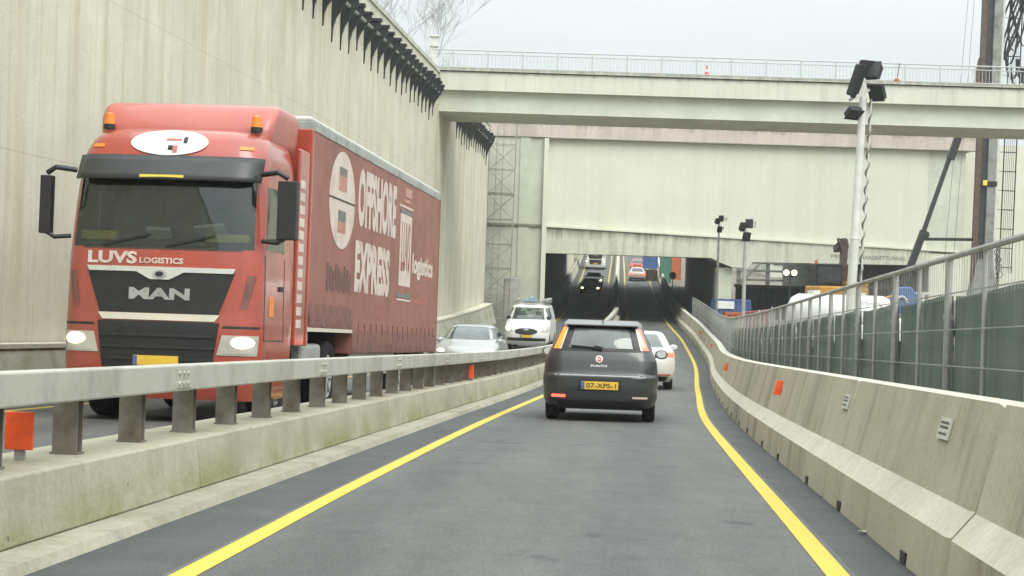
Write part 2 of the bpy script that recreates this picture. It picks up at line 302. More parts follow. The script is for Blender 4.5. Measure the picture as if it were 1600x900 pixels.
# ------------------------------------------------------------------ mesh helpers
class MB:
    def __init__(s): s.v, s.f, s.m, s.mi = [], [], [], 0
    def add(s, vs, fs, mi=None):
        o = len(s.v); s.v += [tuple(v) for v in vs]
        for f in fs: s.f.append([i+o for i in f]); s.m.append(s.mi if mi is None else mi)
        return s
    def box(s, x0, x1, y0, y1, z0, z1, mi=None, rot=None, piv=None):
        vs = [Vector((x, y, z)) for z in (z0, z1) for y in (y0, y1) for x in (x0, x1)]
        if rot is not None:
            c = Vector(piv) if piv is not None else Vector(((x0+x1)/2, (y0+y1)/2, (z0+z1)/2)); R = Euler(rot).to_matrix()
            vs = [R @ (v-c) + c for v in vs]
        return s.add(vs, [(0, 2, 3, 1), (4, 5, 7, 6), (0, 1, 5, 4), (2, 6, 7, 3), (0, 4, 6, 2), (1, 3, 7, 5)], mi)
    def tube(s, pts, r, n=8, mi=None, cap=True):
        pts = [Vector(p) for p in pts]; rs = r if isinstance(r, (list, tuple)) else [r]*len(pts)
        vs = []; fs = []; prev = None
        for i, p in enumerate(pts):
            d = (pts[min(i+1, len(pts)-1)]-pts[max(i-1, 0)]).normalized()
            a = d.orthogonal().normalized() if prev is None else (prev-d*prev.dot(d)).normalized()
            prev = a; b = d.cross(a)
            for k in range(n):
                t = 2*PI*k/n; vs.append(p+(a*math.cos(t)+b*math.sin(t))*rs[i])
        for i in range(len(pts)-1):
            for k in range(n):
                fs.append((i*n+k, i*n+(k+1) % n, (i+1)*n+(k+1) % n, (i+1)*n+k))
        if cap: fs.append(tuple(reversed(range(n)))); fs.append(tuple(range((len(pts)-1)*n, len(pts)*n)))
        return s.add(vs, fs, mi)
    def bar(s, a, b, w, h, mi=None):
        """rectangular bar between two points"""
        a, b = Vector(a), Vector(b); d = (b-a).normalized()
        up = Vector((0, 0, 1)) if abs(d.z) < .95 else Vector((0, 1, 0))
        x = d.cross(up).normalized()*w/2; y = x.cross(d).normalized()*h/2
        vs = [a-x-y, a+x-y, a+x+y, a-x+y, b-x-y, b+x-y, b+x+y, b-x+y]
        return s.add(vs, [(3, 2, 1, 0), (4, 5, 6, 7), (0, 1, 5, 4), (1, 2, 6, 5), (2, 3, 7, 6), (3, 0, 4, 7)], mi)
    def prism(s, poly, axis, a0, a1, mi=None):
        """poly: 2D points; axis 0: (y,z), 1: (x,z), 2: (x,y)"""
        def p3(p, a): return [(a, p[0], p[1]), (p[0], a, p[1]), (p[0], p[1], a)][axis]
        n = len(poly); vs = [p3(p, a0) for p in poly]+[p3(p, a1) for p in poly]
        fs = [tuple(range(n)), tuple(reversed(range(n, 2*n)))]+[(i, i+n, (i+1) % n+n, (i+1) % n) for i in range(n)]
        return s.add(vs, fs, mi)
    def lathe(s, prof, c, axis='X', n=28, mi=None):
        """prof: list of (along, radius)"""
        vs = []; fs = []; k = len(prof)
        for i in range(n):
            t = 2*PI*i/n; a, b = math.cos(t), math.sin(t)
            for (u, r) in prof:
                q = {'X': (u, r*a, r*b), 'Y': (r*a, u, r*b), 'Z': (r*a, r*b, u)}[axis]
                vs.append((c[0]+q[0], c[1]+q[1], c[2]+q[2]))
        for i in range(n):
            j = (i+1) % n
            for q in range(k-1): fs.append((i*k+q, j*k+q, j*k+q+1, i*k+q+1))
        return s.add(vs, fs, mi)
    def mesh(s, name, mats, smooth=0):
        me = bpy.data.meshes.new(name); me.from_pydata(s.v, [], s.f)
        for m in (mats if isinstance(mats, (list, tuple)) else [mats]): me.materials.append(m)
        me.polygons.foreach_set('material_index', s.m)
        bm = bmesh.new(); bm.from_mesh(me); bmesh.ops.recalc_face_normals(bm, faces=bm.faces); bm.to_mesh(me); bm.free()
        if smooth:
            me.polygons.foreach_set('use_smooth', [True]*len(me.polygons)); me.set_sharp_from_angle(angle=math.radians(smooth))
        me.update(); return me
def obj(name, mb, mats, parent=None, smooth=0, bevel=0, loc=None):
    me = mb.mesh(name, mats, smooth) if isinstance(mb, MB) else mb
    o = bpy.data.objects.new(name, me); COL.objects.link(o)
    if parent: o.parent = parent
    if loc is not None: o.location = loc
    if bevel:
        b = o.modifiers.new('bevel', 'BEVEL'); b.width = bevel; b.segments = 2; b.limit_method = 'ANGLE'; b.angle_limit = .6
        b.harden_normals = False
    return o
def tag(o, label, cat, group=None):
    o['label'] = label; o['category'] = cat
    if group: o['group'] = group
    return o
def thing(name, label, cat, loc=(0, 0, 0), rot=(0, 0, 0), group=None):
    o = bpy.data.objects.new(name, None); COL.objects.link(o); o.location = loc; o.rotation_euler = rot; o.empty_display_size = .1
    return tag(o, label, cat, group)
def struct(name, mb, mats, smooth=0):
    o = obj(name, mb, mats, smooth=smooth); o['kind'] = 'structure'; return o
def dup(root, loc, rot, label=None):
    r = root.copy(); COL.objects.link(r); r.location = loc; r.rotation_euler = rot
    if label: r['label'] = label
    def rec(a, b):
        for ch in a.children:
            c = ch.copy(); COL.objects.link(c); c.parent = b; rec(ch, c)
    rec(root, r); return r
def text_raw(s, bold=0.):
    cu = bpy.data.curves.new('lettering', 'FONT'); cu.body = s; cu.offset = bold; cu.resolution_u = 3
    o = bpy.data.objects.new('lettering', cu); COL.objects.link(o)
    dg = bpy.context.evaluated_depsgraph_get(); me = bpy.data.meshes.new_from_object(o.evaluated_get(dg))
    vs = np.array([v.co[:2] for v in me.vertices]); fs = [list(p.vertices) for p in me.polygons]
    bpy.data.objects.remove(o); bpy.data.curves.remove(cu); bpy.data.meshes.remove(me)
    lo, hi = vs.min(0), vs.max(0); vs = (vs-lo)/(hi-lo)
    return vs, fs
def text_mb(mb, s, f, a0, a1, z0, z1, bold=0., mi=None, depth=None):
    """lettering stretched over a0..a1, z0..z1; f maps (a, z) to a point of the surface"""
    vs, fs = text_raw(s, bold)
    mb.add([f(a0+(a1-a0)*p[0], z0+(z1-z0)*p[1]) for p in vs], fs, mi)
    return mb

# smooth curves of the road
def pchip(xs, ys):
    xs, ys = np.array(xs, float), np.array(ys, float); h = np.diff(xs); d = np.diff(ys)/h; m = np.zeros(len(xs))
    m[0], m[-1] = d[0], d[-1]
    for i in range(1, len(xs)-1):
        if d[i-1]*d[i] > 0:
            w1, w2 = 2*h[i]+h[i-1], h[i]+2*h[i-1]; m[i] = (w1+w2)/(w1/d[i-1]+w2/d[i])
    def f(x):
        if x <= xs[0]: return float(ys[0]+m[0]*(x-xs[0]))
        if x >= xs[-1]: return float(ys[-1]+m[-1]*(x-xs[-1]))
        i = int(np.searchsorted(xs, x, 'right')-1); t = (x-xs[i])/h[i]
        return float((2*t**3-3*t*t+1)*ys[i]+(t**3-2*t*t+t)*h[i]*m[i]+(-2*t**3+3*t*t)*ys[i+1]+(t**3-t*t)*h[i]*m[i+1])
    return f
zr = pchip([0, 20, 45, 60, 75, 100, 122, 165, 210, 240, 270, 340], [0, -.494, -1.09, -1.32, -1.42, -1.07, -.40, 1.10, 3.0, 4.55, 6.2, 9.9])
RY = pchip([0, 9.5, 28, 46, 80, 100, 122, 165, 210, 285, 340], [1.03, .99, .88, 1.16, 1.74, 1.60, .92, .22, -.4, -1.2, -1.8])      # right yellow line
LY = pchip([0, 9.5, 15, 28, 60, 122, 165, 210, 285, 340], [-2.02, -2.16, -2.24, -2.30, -2.0, -1.62, -2.4, -3.12, -4.5, -5.5])                # left yellow line
BB = pchip([0, 9.5, 25, 50, 80, 100, 122, 165, 210, 285, 340], [1.45, 1.41, 1.31, 1.62, 2.25, 2.15, 1.5, .95, .55, 0, -.4])        # right barrier base
OR_ = pchip([0, 24, 60, 83, 122, 165, 210, 285, 340], [-4.4, -4.3, -3.85, -3.6, -3.03, -3.9, -4.83, -6.2, -7.4])                   # oncoming lane, right line
OL = pchip([0, 24, 60, 83, 122, 165, 210, 285, 340], [-8.7, -8.5, -7.5, -6.9, -5.9, -6.9, -7.84, -9.7, -11])                       # oncoming lane, left line
MC = pchip([0, 28, 60, 90, 122, 165, 210, 285, 340], [-3.45, -3.42, -3.15, -2.75, -2.33, -3.15, -4.0, -5.35, -6.45])               # median centre
FN = lambda Y: max(2.25, BB(Y)+.62)
K = 220/3000
def X(lat, Y): return lat+K*Y
def W(lat, Y, z=0): return Vector((X(lat, Y), Y, zr(Y)+z))
def head(f, Y):
    d = .5; return -math.atan(K+(f(Y+d)-f(Y-d))/(2*d))
def pit(Y): return math.atan((zr(Y+.5)-zr(Y-.5)))
def strip(mb, fa, fb, y0, y1, dz, step=2., mi=0, dza=None):
    ys = np.linspace(y0, y1, max(2, int((y1-y0)/step)+1)); vs = []
    for y in ys: vs += [W(fa(y), y, dz if dza is None else dza), W(fb(y), y, dz)]
    mb.add(vs, [(2*i, 2*i+1, 2*i+3, 2*i+2) for i in range(len(ys)-1)], mi)
def off(f, d): return lambda y: f(y)+d
def wallstrip(mb, f, y0, y1, prof, step=3., mi=0, world_top=None):
    """extrude a closed (lateral, height) profile along the road"""
    ys = np.linspace(y0, y1, max(2, int((y1-y0)/step)+1)); n = len(prof); vs = []
    for y in ys:
        for (a, z) in prof: vs.append(W(f(y)+a, y, z))
    fs = [(i*n+k, i*n+(k+1) % n, (i+1)*n+(k+1) % n, (i+1)*n+k) for i in range(len(ys)-1) for k in range(n)]
    fs += [tuple(range(n)), tuple(range((len(ys)-1)*n, len(ys)*n))]
    mb.add(vs, fs, mi)

# ------------------------------------------------------------------ setting: ground, road, markings
g = MB(); g.box(-900, 900, -300, 1500, -4.2, -4.0); struct('ground', g, M['earth'])
r = MB()
strip(r, off(OL, -1.4), off(OL, -.2), -6, 340, 0, mi=1); strip(r, off(OL, -.2), off(OR_, .2), -6, 340, 0)
strip(r, off(OR_, .2), off(LY, -.1), -6, 340, 0, mi=1)
strip(r, off(LY, -.1), off(RY, .10), -6, 340, 0); strip(r, off(RY, .10), off(BB, .8), -6, 340, 0, mi=1)
struct('road', r, [M['road'], M['shoulder']])
for f in (LY, RY, OL, OR_):
    ln = MB(); strip(ln, off(f, -.062), off(f, .062), -6, 340, .004, step=1.); struct('yellow_line', ln, M['yellow'])
ln = MB()
jy = 21.6
pts = [(-2.0+.1*i, jy+.05*math.sin(i*1.3)) for i in range(30)]
vs = []
for (a, y) in pts: vs += [W(a, y, .004), W(a, y+.05+.02*math.sin(a*7), .004)]
ln.add(vs, [(2*i, 2*i+1, 2*i+3, 2*i+2) for i in range(len(pts)-1) if i % 7 != 3]); struct('road_joint', ln, M['crack'])
ap = MB(); wallstrip(ap, MC, -6, 118, [(-.62, -.05), (-.62, .05), (.57, .05), (.63, -.05)], 2.); struct('kerb', ap, M['apron'])
# works site to the right of the barrier
st = MB(); ys = list(np.linspace(-6, 118, 32)); vs = []
for y in ys: vs += [W(BB(y)+.8, y, -.02), W(BB(y)+1.7, y, .5), (75, y, zr(y)+.55)]
st.add(vs, [(3*i+k, 3*i+k+1, 3*i+k+4, 3*i+k+3) for i in range(len(ys)-1) for k in (0, 1)])
vs = []; ys = list(np.linspace(118, 330, 40))
for y in ys: vs += [W(BB(y)+.8, y, -.02), (X(16, y), y, zr(y)-.15)]
st.add(vs, [(2*i, 2*i+1, 2*i+3, 2*i+2) for i in range(len(ys)-1)])
struct('site_ground', st, M['site'])

# ------------------------------------------------------------------ left retaining wall with its brackets
WT = 11.0
wl = thing('retaining_wall', 'tall pale streaked concrete retaining wall along the left of the road', 'wall')
b = MB(); ys = [-8, 20, 40, 60, 80, 100, 114]
vs = []
for y in ys: vs += [(X(-10, y), y, -4), (X(-10, y), y, WT), (X(-10.9, y), y, WT), (X(-10.9, y), y, -4)]
fs = [(4*i+k, 4*i+(k+1) % 4, 4*i+4+(k+1) % 4, 4*i+4+k) for i in range(len(ys)-1) for k in range(4)]+[(0, 1, 2, 3), (24, 25, 26, 27)]
b.add(vs, fs); obj('wall', b, M['wall'], wl)
b = MB(); y0, y1 = -8, 113.9
b.add([(X(-9.94, y), y, z) if k < 2 else (X(-11, y), y, z) for y in (y0, y1) for k, z in enumerate((WT+.003, WT+.16, WT+.16, WT+.003))],
      [(0, 1, 2, 3), (4, 5, 6, 7)]+[(k, (k+1) % 4, 4+(k+1) % 4, 4+k) for k in range(4)])
obj('coping', b, M['bridge'], wl)
d_ = Vector((K, 1, 0)).normalized()
def bracket_mesh():
    m = MB()
    # dark triangular cantilever plate: wide at the top, running out to a point down the wall
    m.prism([(0, 0), (.52, .08), (.55, -.10), (.14, -.72), (.04, -1.0), (0, -1.0)], 1, -.10, .10)
    m.prism([(0, -1.002), (.05, -1.002), (.03, -1.42), (0, -1.42)], 1, -.05, .05)
    m.box(.02, .58, -.16, .16, .02, .12)
    return m.mesh('bracket', M['bracket'])
brm = bracket_mesh()
k = 0; y = 34.0
while y < 113:
    if not (85.6 < y < 94.5):
        o = bpy.data.objects.new('bracket', brm); COL.objects.link(o); o.parent = wl
        o.location = (X(-10, y), y, WT-.88); o.rotation_euler = (0, 0, -math.atan(K)); o.scale = (random.uniform(.85, 1.1), random.uniform(.8, 1.15), random.uniform(.82, 1.12))
    y += 1.62 if y < 74 else 1.3
b = MB(); b.tube([(X(-9.72, y), y, WT-1.10) for y in (30, 85.8)], .055, 8); b.tube([(X(-9.72, y), y, WT-1.10) for y in (94.3, 113)], .055, 8)
obj('pipe', b, M['galv'], wl, smooth=40)
# low barrier wall along the foot of the retaining wall
b = MB(); ys = np.linspace(-8, 113.5, 32); vs = []; vs2 = []
for y in ys:
    k = .70+.30*min(1, max(0, (y-25)/55)); prof = [(-.68, -.05), (-.68, 1.10*k), (-.16, 1.10*k), (-.02, .4*k), (.1, .05), (.1, -.05)]
    vs += [W(-9.3+a, y, z) for a, z in prof]; vs2 += [W(-9.3+a, y, z) for a, z in ((-.67, 1.10*k+.003), (-.67, 1.10*k+.07), (-.13, 1.10*k+.07), (-.13, 1.10*k+.003))]
fb = MB()
for q, v_, n in ((b, vs, 6), (fb, vs2, 4)):
    q.add(v_, [(i*n+k, i*n+(k+1) % n, (i+1)*n+(k+1) % n, (i+1)*n+k) for i in range(31) for k in range(n)]+[tuple(range(n)), tuple(range(31*n, 32*n))])
fw = tag(obj('barrier_wall', b, M['wall_base']), 'low mossy concrete barrier along the foot of the tall left wall', 'barrier')
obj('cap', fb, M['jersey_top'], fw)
# upper ground behind the wall
b = MB(); b.add([(X(-11, -60), -60, WT-.2), (X(-11, 114), 114, WT-.2), (X(-11, 114), 600, WT-.2), (-600, 600, WT-.2), (-600, -60, WT-.2)], [(0, 1, 2, 3, 4)])
struct('upper_ground', b, M['earth'])

# ------------------------------------------------------------------ portal of the tunnel
FY = 118.0; S = FY/3000
pf = thing('tunnel_portal', 'wide pale concrete tunnel portal across the road behind the bridge', 'tunnel portal', (0, FY, 0))
def zf(x): return 5.34-(x-1.9)*.031         # the sloping ledge
TOP = 12.0
b = MB(); b.prism([(2.0, zf(2.0)+.003), (25.4, zf(25.4)+.003), (25.4, 10.74), (2.0, 10.74)], 1, .25, 2.0); obj('upper_panel', b, M['facade'], pf)
b = MB(); b.box(25.403, 27.7, .28, 2.0, 3.8, 10.74); obj('end_panel', b, M['facade_side'], pf)
b = MB(); b.box(-1.7, 28.2, .0, 2.0, 10.76, 11.75); obj('pink_band', b, M['pink'], pf)
b = MB(); b.box(2.0, 28.25, -.12, .3, 10.70, 10.757); obj('drip_ledge', b, M['tunnel'], pf)
b = MB(); b.box(-1.7, .25, .12, 2.0, -2, 10.74); b.box(.25, .9, .06, 2.0, -2, 10.74); b.box(.9, 1.72, .16, 2.0, -2, 10.74); obj('side_pier', b, M['facade_side'], pf)
b = MB(); b.box(1.723, 2.0, -.12, 2.0, -2, 10.695); obj('rib', b, M['facade'], pf)
b = MB(); b.box(-1.7, 1.72, .0, .5, zf(0)-.13, zf(0)); obj('pier_ledge', b, M['lintel'], pf)
b = MB()
b.prism([(2.003, 3.65), (12.2, 3.66), (12.7, 3.42), (13.5, 3.12), (14.4, 3.10), (14.75, 3.48), (25.6, 3.62), (25.6, zf(25.6)-.1), (2.003, zf(2)-.1)], 1, .02, 2.0)
obj('lintel', b, M['lintel'], pf)
b = MB(); b.prism([(2.003, zf(2)-.097), (27.6, zf(27.6)-.097), (27.6, zf(27.6)), (2.003, zf(2))], 1, -.08, 2.0); obj('ledge', b, M['facade'], pf)
b = MB(); b.box(25.603, 27.6, .02, 2.0, -2, 4.35); obj('end_pier', b, M['facade'], pf)
b = MB(); text_mb(b, 'MARGRIETTUNNEL', lambda a, z: (a, .012, z), 21.35, 24.15, 3.86, 4.10, .01)
obj('lettering', b, M['letter_dark'], pf)
b = MB(); text_mb(b, 'PRINSES', lambda a, z: (a, .012, z), 19.55, 21.0, 3.87, 4.11, .01); obj('lettering', b, M['letter_dark'], pf)
b = MB()
# roof slab between the portal and the far open cutting
Y1 = 195.0
def slab(x0, x1, y0, y1, z0, z1, zt): 
    s = K*(y1-y0)
    b.add([(x0, y0-FY, z0), (x1, y0-FY, z0), (x1+s, y1-FY, z1), (x0+s, y1-FY, z1), (x0, y0-FY, zt), (x1, y0-FY, zt), (x1+s, y1-FY, zt), (x0+s, y1-FY, zt)],
          [(0, 1, 2, 3), (4, 5, 6, 7), (0, 1, 5, 4), (1, 2, 6, 5), (2, 3, 7, 6), (3, 0, 4, 7)])
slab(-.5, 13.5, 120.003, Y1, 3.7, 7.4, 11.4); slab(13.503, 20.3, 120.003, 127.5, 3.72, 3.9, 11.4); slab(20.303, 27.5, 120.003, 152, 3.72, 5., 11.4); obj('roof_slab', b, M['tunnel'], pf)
b = MB(); s = K*(Y1-119)
def iw(x0, x1, sh, y0=119.7, y1=Y1, zt0=3.64, zt1=7.35):
    b.add([(x0, y0-FY, -3), (x1, y0-FY, -3), (x1+sh, y1-FY, -3), (x0+sh, y1-FY, -3), (x0, y0-FY, zt0), (x1, y0-FY, zt0), (x1+sh, y1-FY, zt1), (x0+sh, y1-FY, zt1)],
          [(0, 1, 2, 3), (4, 5, 6, 7), (0, 1, 5, 4), (1, 2, 6, 5), (2, 3, 7, 6), (3, 0, 4, 7)])
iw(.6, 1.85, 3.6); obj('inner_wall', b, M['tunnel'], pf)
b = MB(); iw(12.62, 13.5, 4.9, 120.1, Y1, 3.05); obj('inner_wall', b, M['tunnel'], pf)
b = MB(); b.box(12.6, 13.52, .4, 1.9, -2, 3.095); obj('pillar', b, M['facade_side'], pf)
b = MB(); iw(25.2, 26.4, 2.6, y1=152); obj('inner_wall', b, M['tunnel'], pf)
b = MB(); b.box(21.5, 30, 152.2-FY, 153-FY, -2, 11); obj('back_wall', b, M['tunnel'], pf)
b = MB(); b.box(27.72, 75, 121, 122, -3, 11.4); tag(obj('end_wall', b, M['facade']), 'blank pale concrete wall at the far right behind the drill mast', 'wall')
# cutting beyond the covered part
b = MB(); ys = np.linspace(195.2, 330, 12); vs = []
TW = lambda Y: OL(Y)-1.25
for y in ys: vs += [W(TW(y), y, -1), W(TW(y)-.3, y, 9), W(TW(y)-1.2, y, 9), W(TW(y)-1.2, y, -1)]
n = 4; b.add(vs, [(i*n+k, i*n+(k+1) % n, (i+1)*n+(k+1) % n, (i+1)*n+k) for i in range(len(ys)-1) for k in range(n)]+[(0, 1, 2, 3), tuple(range(44, 48))])
tag(obj('cutting_wall', b, M['wall']), 'sunlit concrete wall of the open cutting seen left through the tunnel', 'wall')
b = MB(); wallstrip(b, lambda Y: TW(Y)+.12, 121, 330, [(0, -.05), (0, .9), (.2, .9), (.3, .35), (.42, .05), (.42, -.05)], 4)
tag(obj('barrier_wall', b, M['wall_base']), 'low concrete barrier along the left tunnel wall beside the headlights', 'barrier')
b = MB(); b.box(31, 45, 232, 240, 0, 16)
for i in range(4): b.box(31.5+3.2*i, 33.6+3.2*i, 231.9, 232.05, 5.5, 7.5, 1); b.box(31.5+3.2*i, 33.6+3.2*i, 231.9, 232.05, 9, 11, 1)
tag(obj('site_building', b, [M['facade_side'], M['glassdark']]), 'grey building seen far away through the right tunnel opening', 'building')

# ------------------------------------------------------------------ bridge
BY, BW = 87.0, 6.0
br = thing('concrete_bridge', 'pale concrete road bridge crossing high over the road', 'bridge', (0, BY, 0))
x0, x1 = X(-10, BY)+.02, 70
b = MB(); b.box(x0, x1, 0, .45, 10.25, 11.12); b.box(x0, x1, BW-.45, BW, 10.25, 11.12); obj('fascia_beam', b, M['bridge'], br)
b = MB(); b.box(x0, x1, .35, .9, 9.3, 10.247); b.box(x0, x1, .9, BW-.35, 9.3, 10.247); obj('girder', b, M['girder'], br)
b = MB(); b.box(x0, x1, .452, BW-.452, 10.25, 10.95); obj('deck', b, M['tunnel'], br)
b = MB(); b.box(x0-.4, x1, -.10, .5, 11.123, 11.25); obj('coping', b, M['bridge'], br)
b = MB(); b.box(x0-.02, x1, -.05, .0, 11.085, 11.12); obj('drip_edge', b, M['dark'], br)
rt = thing('bridge_railing', 'thin pale steel railing along the top of the concrete bridge', 'railing', (0, BY+.15, 11.25))
b = MB(); b.tube([(x0-.3, 0, .83), (x1, 0, .83)], .032, 6); b.tube([(x0-.3, 0, .66), (x1, 0, .66)], .022, 6); b.tube([(x0-.3, 0, .06), (x1, 0, .06)], .022, 6); obj('handrail', b, M['pale_steel'], rt)
pm = MB(); pm.box(-.03, .03, -.03, .03, -.12, .83); pmm = pm.mesh('post', M['pale_steel'])
xx = x0+.6
while xx < 34:
    o = bpy.data.objects.new('post', pmm); COL.objects.link(o); o.parent = rt; o.location = (xx, 0, 0); xx += 1.58
b = MB(); xx = x0
while xx < 34: b.box(xx-.008, xx+.008, -.008, .008, .06, .66); xx += .158
obj('infill', b, M['pale_steel'], rt)
cn = thing('traffic_cone', 'small orange and white traffic cone on the bridge edge', 'traffic cone', (8.55, BY-.0+.3, 11.25))
b = MB(); b.box(-.15, .15, -.15, .15, 0, .04); b.lathe([(.04, .11), (.2, .085)], (0, 0, 0), 'Z', 14); b.lathe([(.33, .062), (.5, .035), (.5, 0)], (0, 0, 0), 'Z', 14); obj('cone', b, M['orange'], cn)
b = MB(); b.lathe([(.2, .085), (.33, .062)], (0, 0, 0), 'Z', 14); obj('sleeve', b, M['white'], cn)
rd = thing('rotary_marker', 'orange marker tripod standing by the railing near the tall lamp', 'marker', (17.15, BY+.05, 11.25))
b = MB(); b.lathe([(0, .0), (0, .13), (.10, .13), (.14, .05), (.14, 0)], (0, 0, 0), 'Z', 12); obj('base', b, M['corange'], rd)
b = MB(); b.tube([(0, 0, .1), (.1, 0, .85)], .02, 6); obj('rod', b, M['rust'], rd)
# camera post behind the wall, left end of the bridge
cp = thing('camera_post', 'pale post with camera head behind the left wall top', 'post', (-3.95, BY+2.3, 10.9))
b = MB(); b.box(-.13, .13, -.13, .13, 0, 1.55); obj('post', b, M['offwhite'], cp)
b = MB(); b.box(-.2, .2, -.2, .2, 1.553, 1.75); b.box(-.16, .16, -.16, .16, 1.75, 2.0); b.box(-.24, .2, -.22, .22, 2.0, 2.12); obj('camera_head', b, M['offwhite'], cp, bevel=.02)

# ------------------------------------------------------------------ bare trees above the wall
def bare_tree(loc, h, seed, label):
    rnd = random.Random(seed); t = thing('bare_tree', label, 'tree', loc, group='bare trees above the left wall')
    trunk, crown = MB(), MB()
    def grow(p, d, ln, r, depth):
        n = 4; pts = [p]; q = p.copy(); dd = d.copy()
        for i in range(n):
            dd = (dd+Vector((rnd.gauss(0, .09), rnd.gauss(0, .09), .05))).normalized(); q = q+dd*ln/n; pts.append(q.copy())
        rs = [r*(1-.45*i/n) for i in range(n+1)]
        (trunk if depth == 0 else crown).tube(pts, rs, 5 if depth < 2 else 3, cap=False)
        if depth >= 5: return
        for k in range(rnd.choice((3, 3, 4)) if depth < 4 else 3):
            i = rnd.randint(2, n); ax = Vector((rnd.gauss(0, 1), rnd.gauss(0, 1), rnd.gauss(0, .4))).normalized()
            nd = (dd+ax*rnd.uniform(.35, .75)).normalized()
            grow(pts[i], nd, ln*rnd.uniform(.6, .82), max(rs[i]*.62, .009), depth+1)
    grow(Vector((0, 0, 0)), Vector((0, 0, 1)), h*.30, h*.011, 0)
    obj('trunk', trunk, M['bark'], t); obj('crown', crown, M['bark'], t)
bare_tree((-6.6, 128, 10.8), 14, 3, 'bare tree with a wide crown rising behind the camera post')
bare_tree((-9.0, 124, 10.8), 16, 11, 'tall bare tree nearest the sloping top edge of the wall')
bare_tree((-3.6, 130, 10.8), 8.0, 23, 'smallest bare tree, by the left end of the bridge railing')

# ------------------------------------------------------------------ median barrier: concrete foot, posts, rail
SEG = 5.6
def median_proto():
    t = thing('median_barrier', 'nearest median barrier section, with moss on its concrete foot and a thick rail', 'barrier', group='median barrier sections left of the lane')
    b = MB(); b.prism([(-.34, .053), (-.31, .40), (.305, .40), (.34, .053)], 1, 0, SEG-.02); obj('concrete_foot', b, M['median'], t, bevel=.012)
    b = MB(); b.box(.10, .24, .003, SEG-.003, .73, .91); b.box(-.02, .10, 0.02, SEG-.02, .78, .86); obj('rail', b, M['rail'], t, bevel=.012)
    b = MB(); b.box(.2405, .247, SEG-.42, SEG-.01, .755, .885)
    for yy in (SEG-.36, SEG-.24, SEG-.12):
        for zz in (.785, .855): b.lathe([(0, 0), (0, .016), (.012, .014), (.014, 0)], (.247, yy, zz), 'X', 8)
    obj('splice_plate', b, M['rail'], t)
    for i in range(4):
        p = MB(); yy = .7+1.4*i
        p.box(.02, .06, yy-.05, yy+.05, .40, .80); p.box(-.05, .098, yy-.055, yy-.042, .40, .78); p.box(-.05, .098, yy+.042, yy+.055, .40, .78); p.box(-.06, .11, yy-.065, yy+.065, .402, .412)
        obj('post', p, M['post'], t)
    return t
mp0 = median_proto()
y = 2.2; i = 0
while y < 116:
    loc = W(MC(y), y); rot = (pit(y+2.8), 0, head(MC, y+2.8))
    if i == 0: mp0.location, mp0.rotation_euler = loc, rot
    else:
        lab = 'median barrier section with posts and rail beside the red truck' if i < 7 else ('median barrier section with posts and rail between the red truck and the dark hatchback' if i < 11 else 'distant median barrier section leading to the tunnel')
        dup(mp0, loc, rot, lab)
    y += SEG; i += 1
# tunnel part: plain low barrier sections
b = MB(); b.prism([(-.3, -.02), (-.12, .35), (-.08, .8), (.08, .8), (.12, .35), (.3, -.02)], 1, 0, 5.95)
t0 = obj('low_barrier', b, M['jersey_top'], bevel=.01); tag(t0, 'plain low concrete barrier dividing the lanes inside the tunnel', 'barrier', 'low barriers dividing the lanes in the tunnel')
y = 119.; i = 0
while y < 300:
    loc = W(MC(y), y); rot = (pit(y+3), 0, head(MC, y+3))
    if i == 0: t0.location, t0.rotation_euler = loc, rot
    else: dup(t0, loc, rot, 'plain low concrete barrier dividing the lanes in the daylight beyond the tunnel' if y > 195 else None)
    y += 6; i += 1
# orange boards on the far side of the median
def reflector_board(y, lat, label, w=.16, h=.21, z=.44):
    t = thing('reflector_board', label, 'reflector', W(MC(y)+lat, y, z), (0, 0, head(MC, y)), group='orange reflector boards behind the median posts')
    b = MB(); b.box(-w/2, w/2, -.012, .012, .02, .02+h); obj('board', b, M['orange'], t, bevel=.006)
    b = MB(); b.box(-.03, .03, .013, .03, -.04, .16); obj('bracket', b, M['galv'], t)
reflector_board(10.6, -.03, 'big orange reflector board behind the posts at the bottom left edge')
reflector_board(10.35, -.20, 'orange reflector board cut by the left edge of the photo', .14)
reflector_board(34.2, -.02, 'small orange reflector board between the median posts, left one of the close pair', .09, .24, .42)
reflector_board(34.6, .17, 'small orange reflector board between the median posts, right one of the close pair', .09, .24, .42)

# ------------------------------------------------------------------ jersey barriers on the right
JL = 5.95
def jersey_mesh():
    m = MB(); P = [(0, -.02), (.03, .27), (.14, .40), (.27, .92), (.47, .92), (.60, .40), (.72, .27), (.74, -.02)]
    ys_ = [0.03, .09, 1.2, 2.4, 3.5, 4.7, JL-.09, JL-.03]; vs = []; n = len(P)
    for j, yy in enumerate(ys_):
        e = .02 if j in (0, len(ys_)-1) else 0
        for (a, z) in P: vs.append((a+(e if a < .37 else -e), yy, z-(e if z > .8 else 0)))
    for j in range(len(ys_)-1):
        for k_ in range(n):
            mi = 1 if k_ in (1, 3) else 0  # ledge and top take a paler copy: brighter upward faces put into colour
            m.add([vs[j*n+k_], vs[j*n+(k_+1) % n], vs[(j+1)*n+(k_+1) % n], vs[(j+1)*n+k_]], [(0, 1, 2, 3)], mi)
    m.add(vs[:n], [tuple(range(n))]); m.add(vs[-n:], [tuple(range(n))])
    # lifting slots in the foot
    for yy in (1.3, JL-1.3): m.box(-.003, .04, yy-.10, yy+.10, .0, .07, 2)
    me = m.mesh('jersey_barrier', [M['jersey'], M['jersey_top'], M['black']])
    bm = bmesh.new(); bm.from_mesh(me); bmesh.ops.remove_doubles(bm, verts=bm.verts, dist=.0005); bm.to_mesh(me); bm.free()
    return me
jm = jersey_mesh()
refl = {3: 1.2, 6: 3.5, 12: 2., 15: 1.}
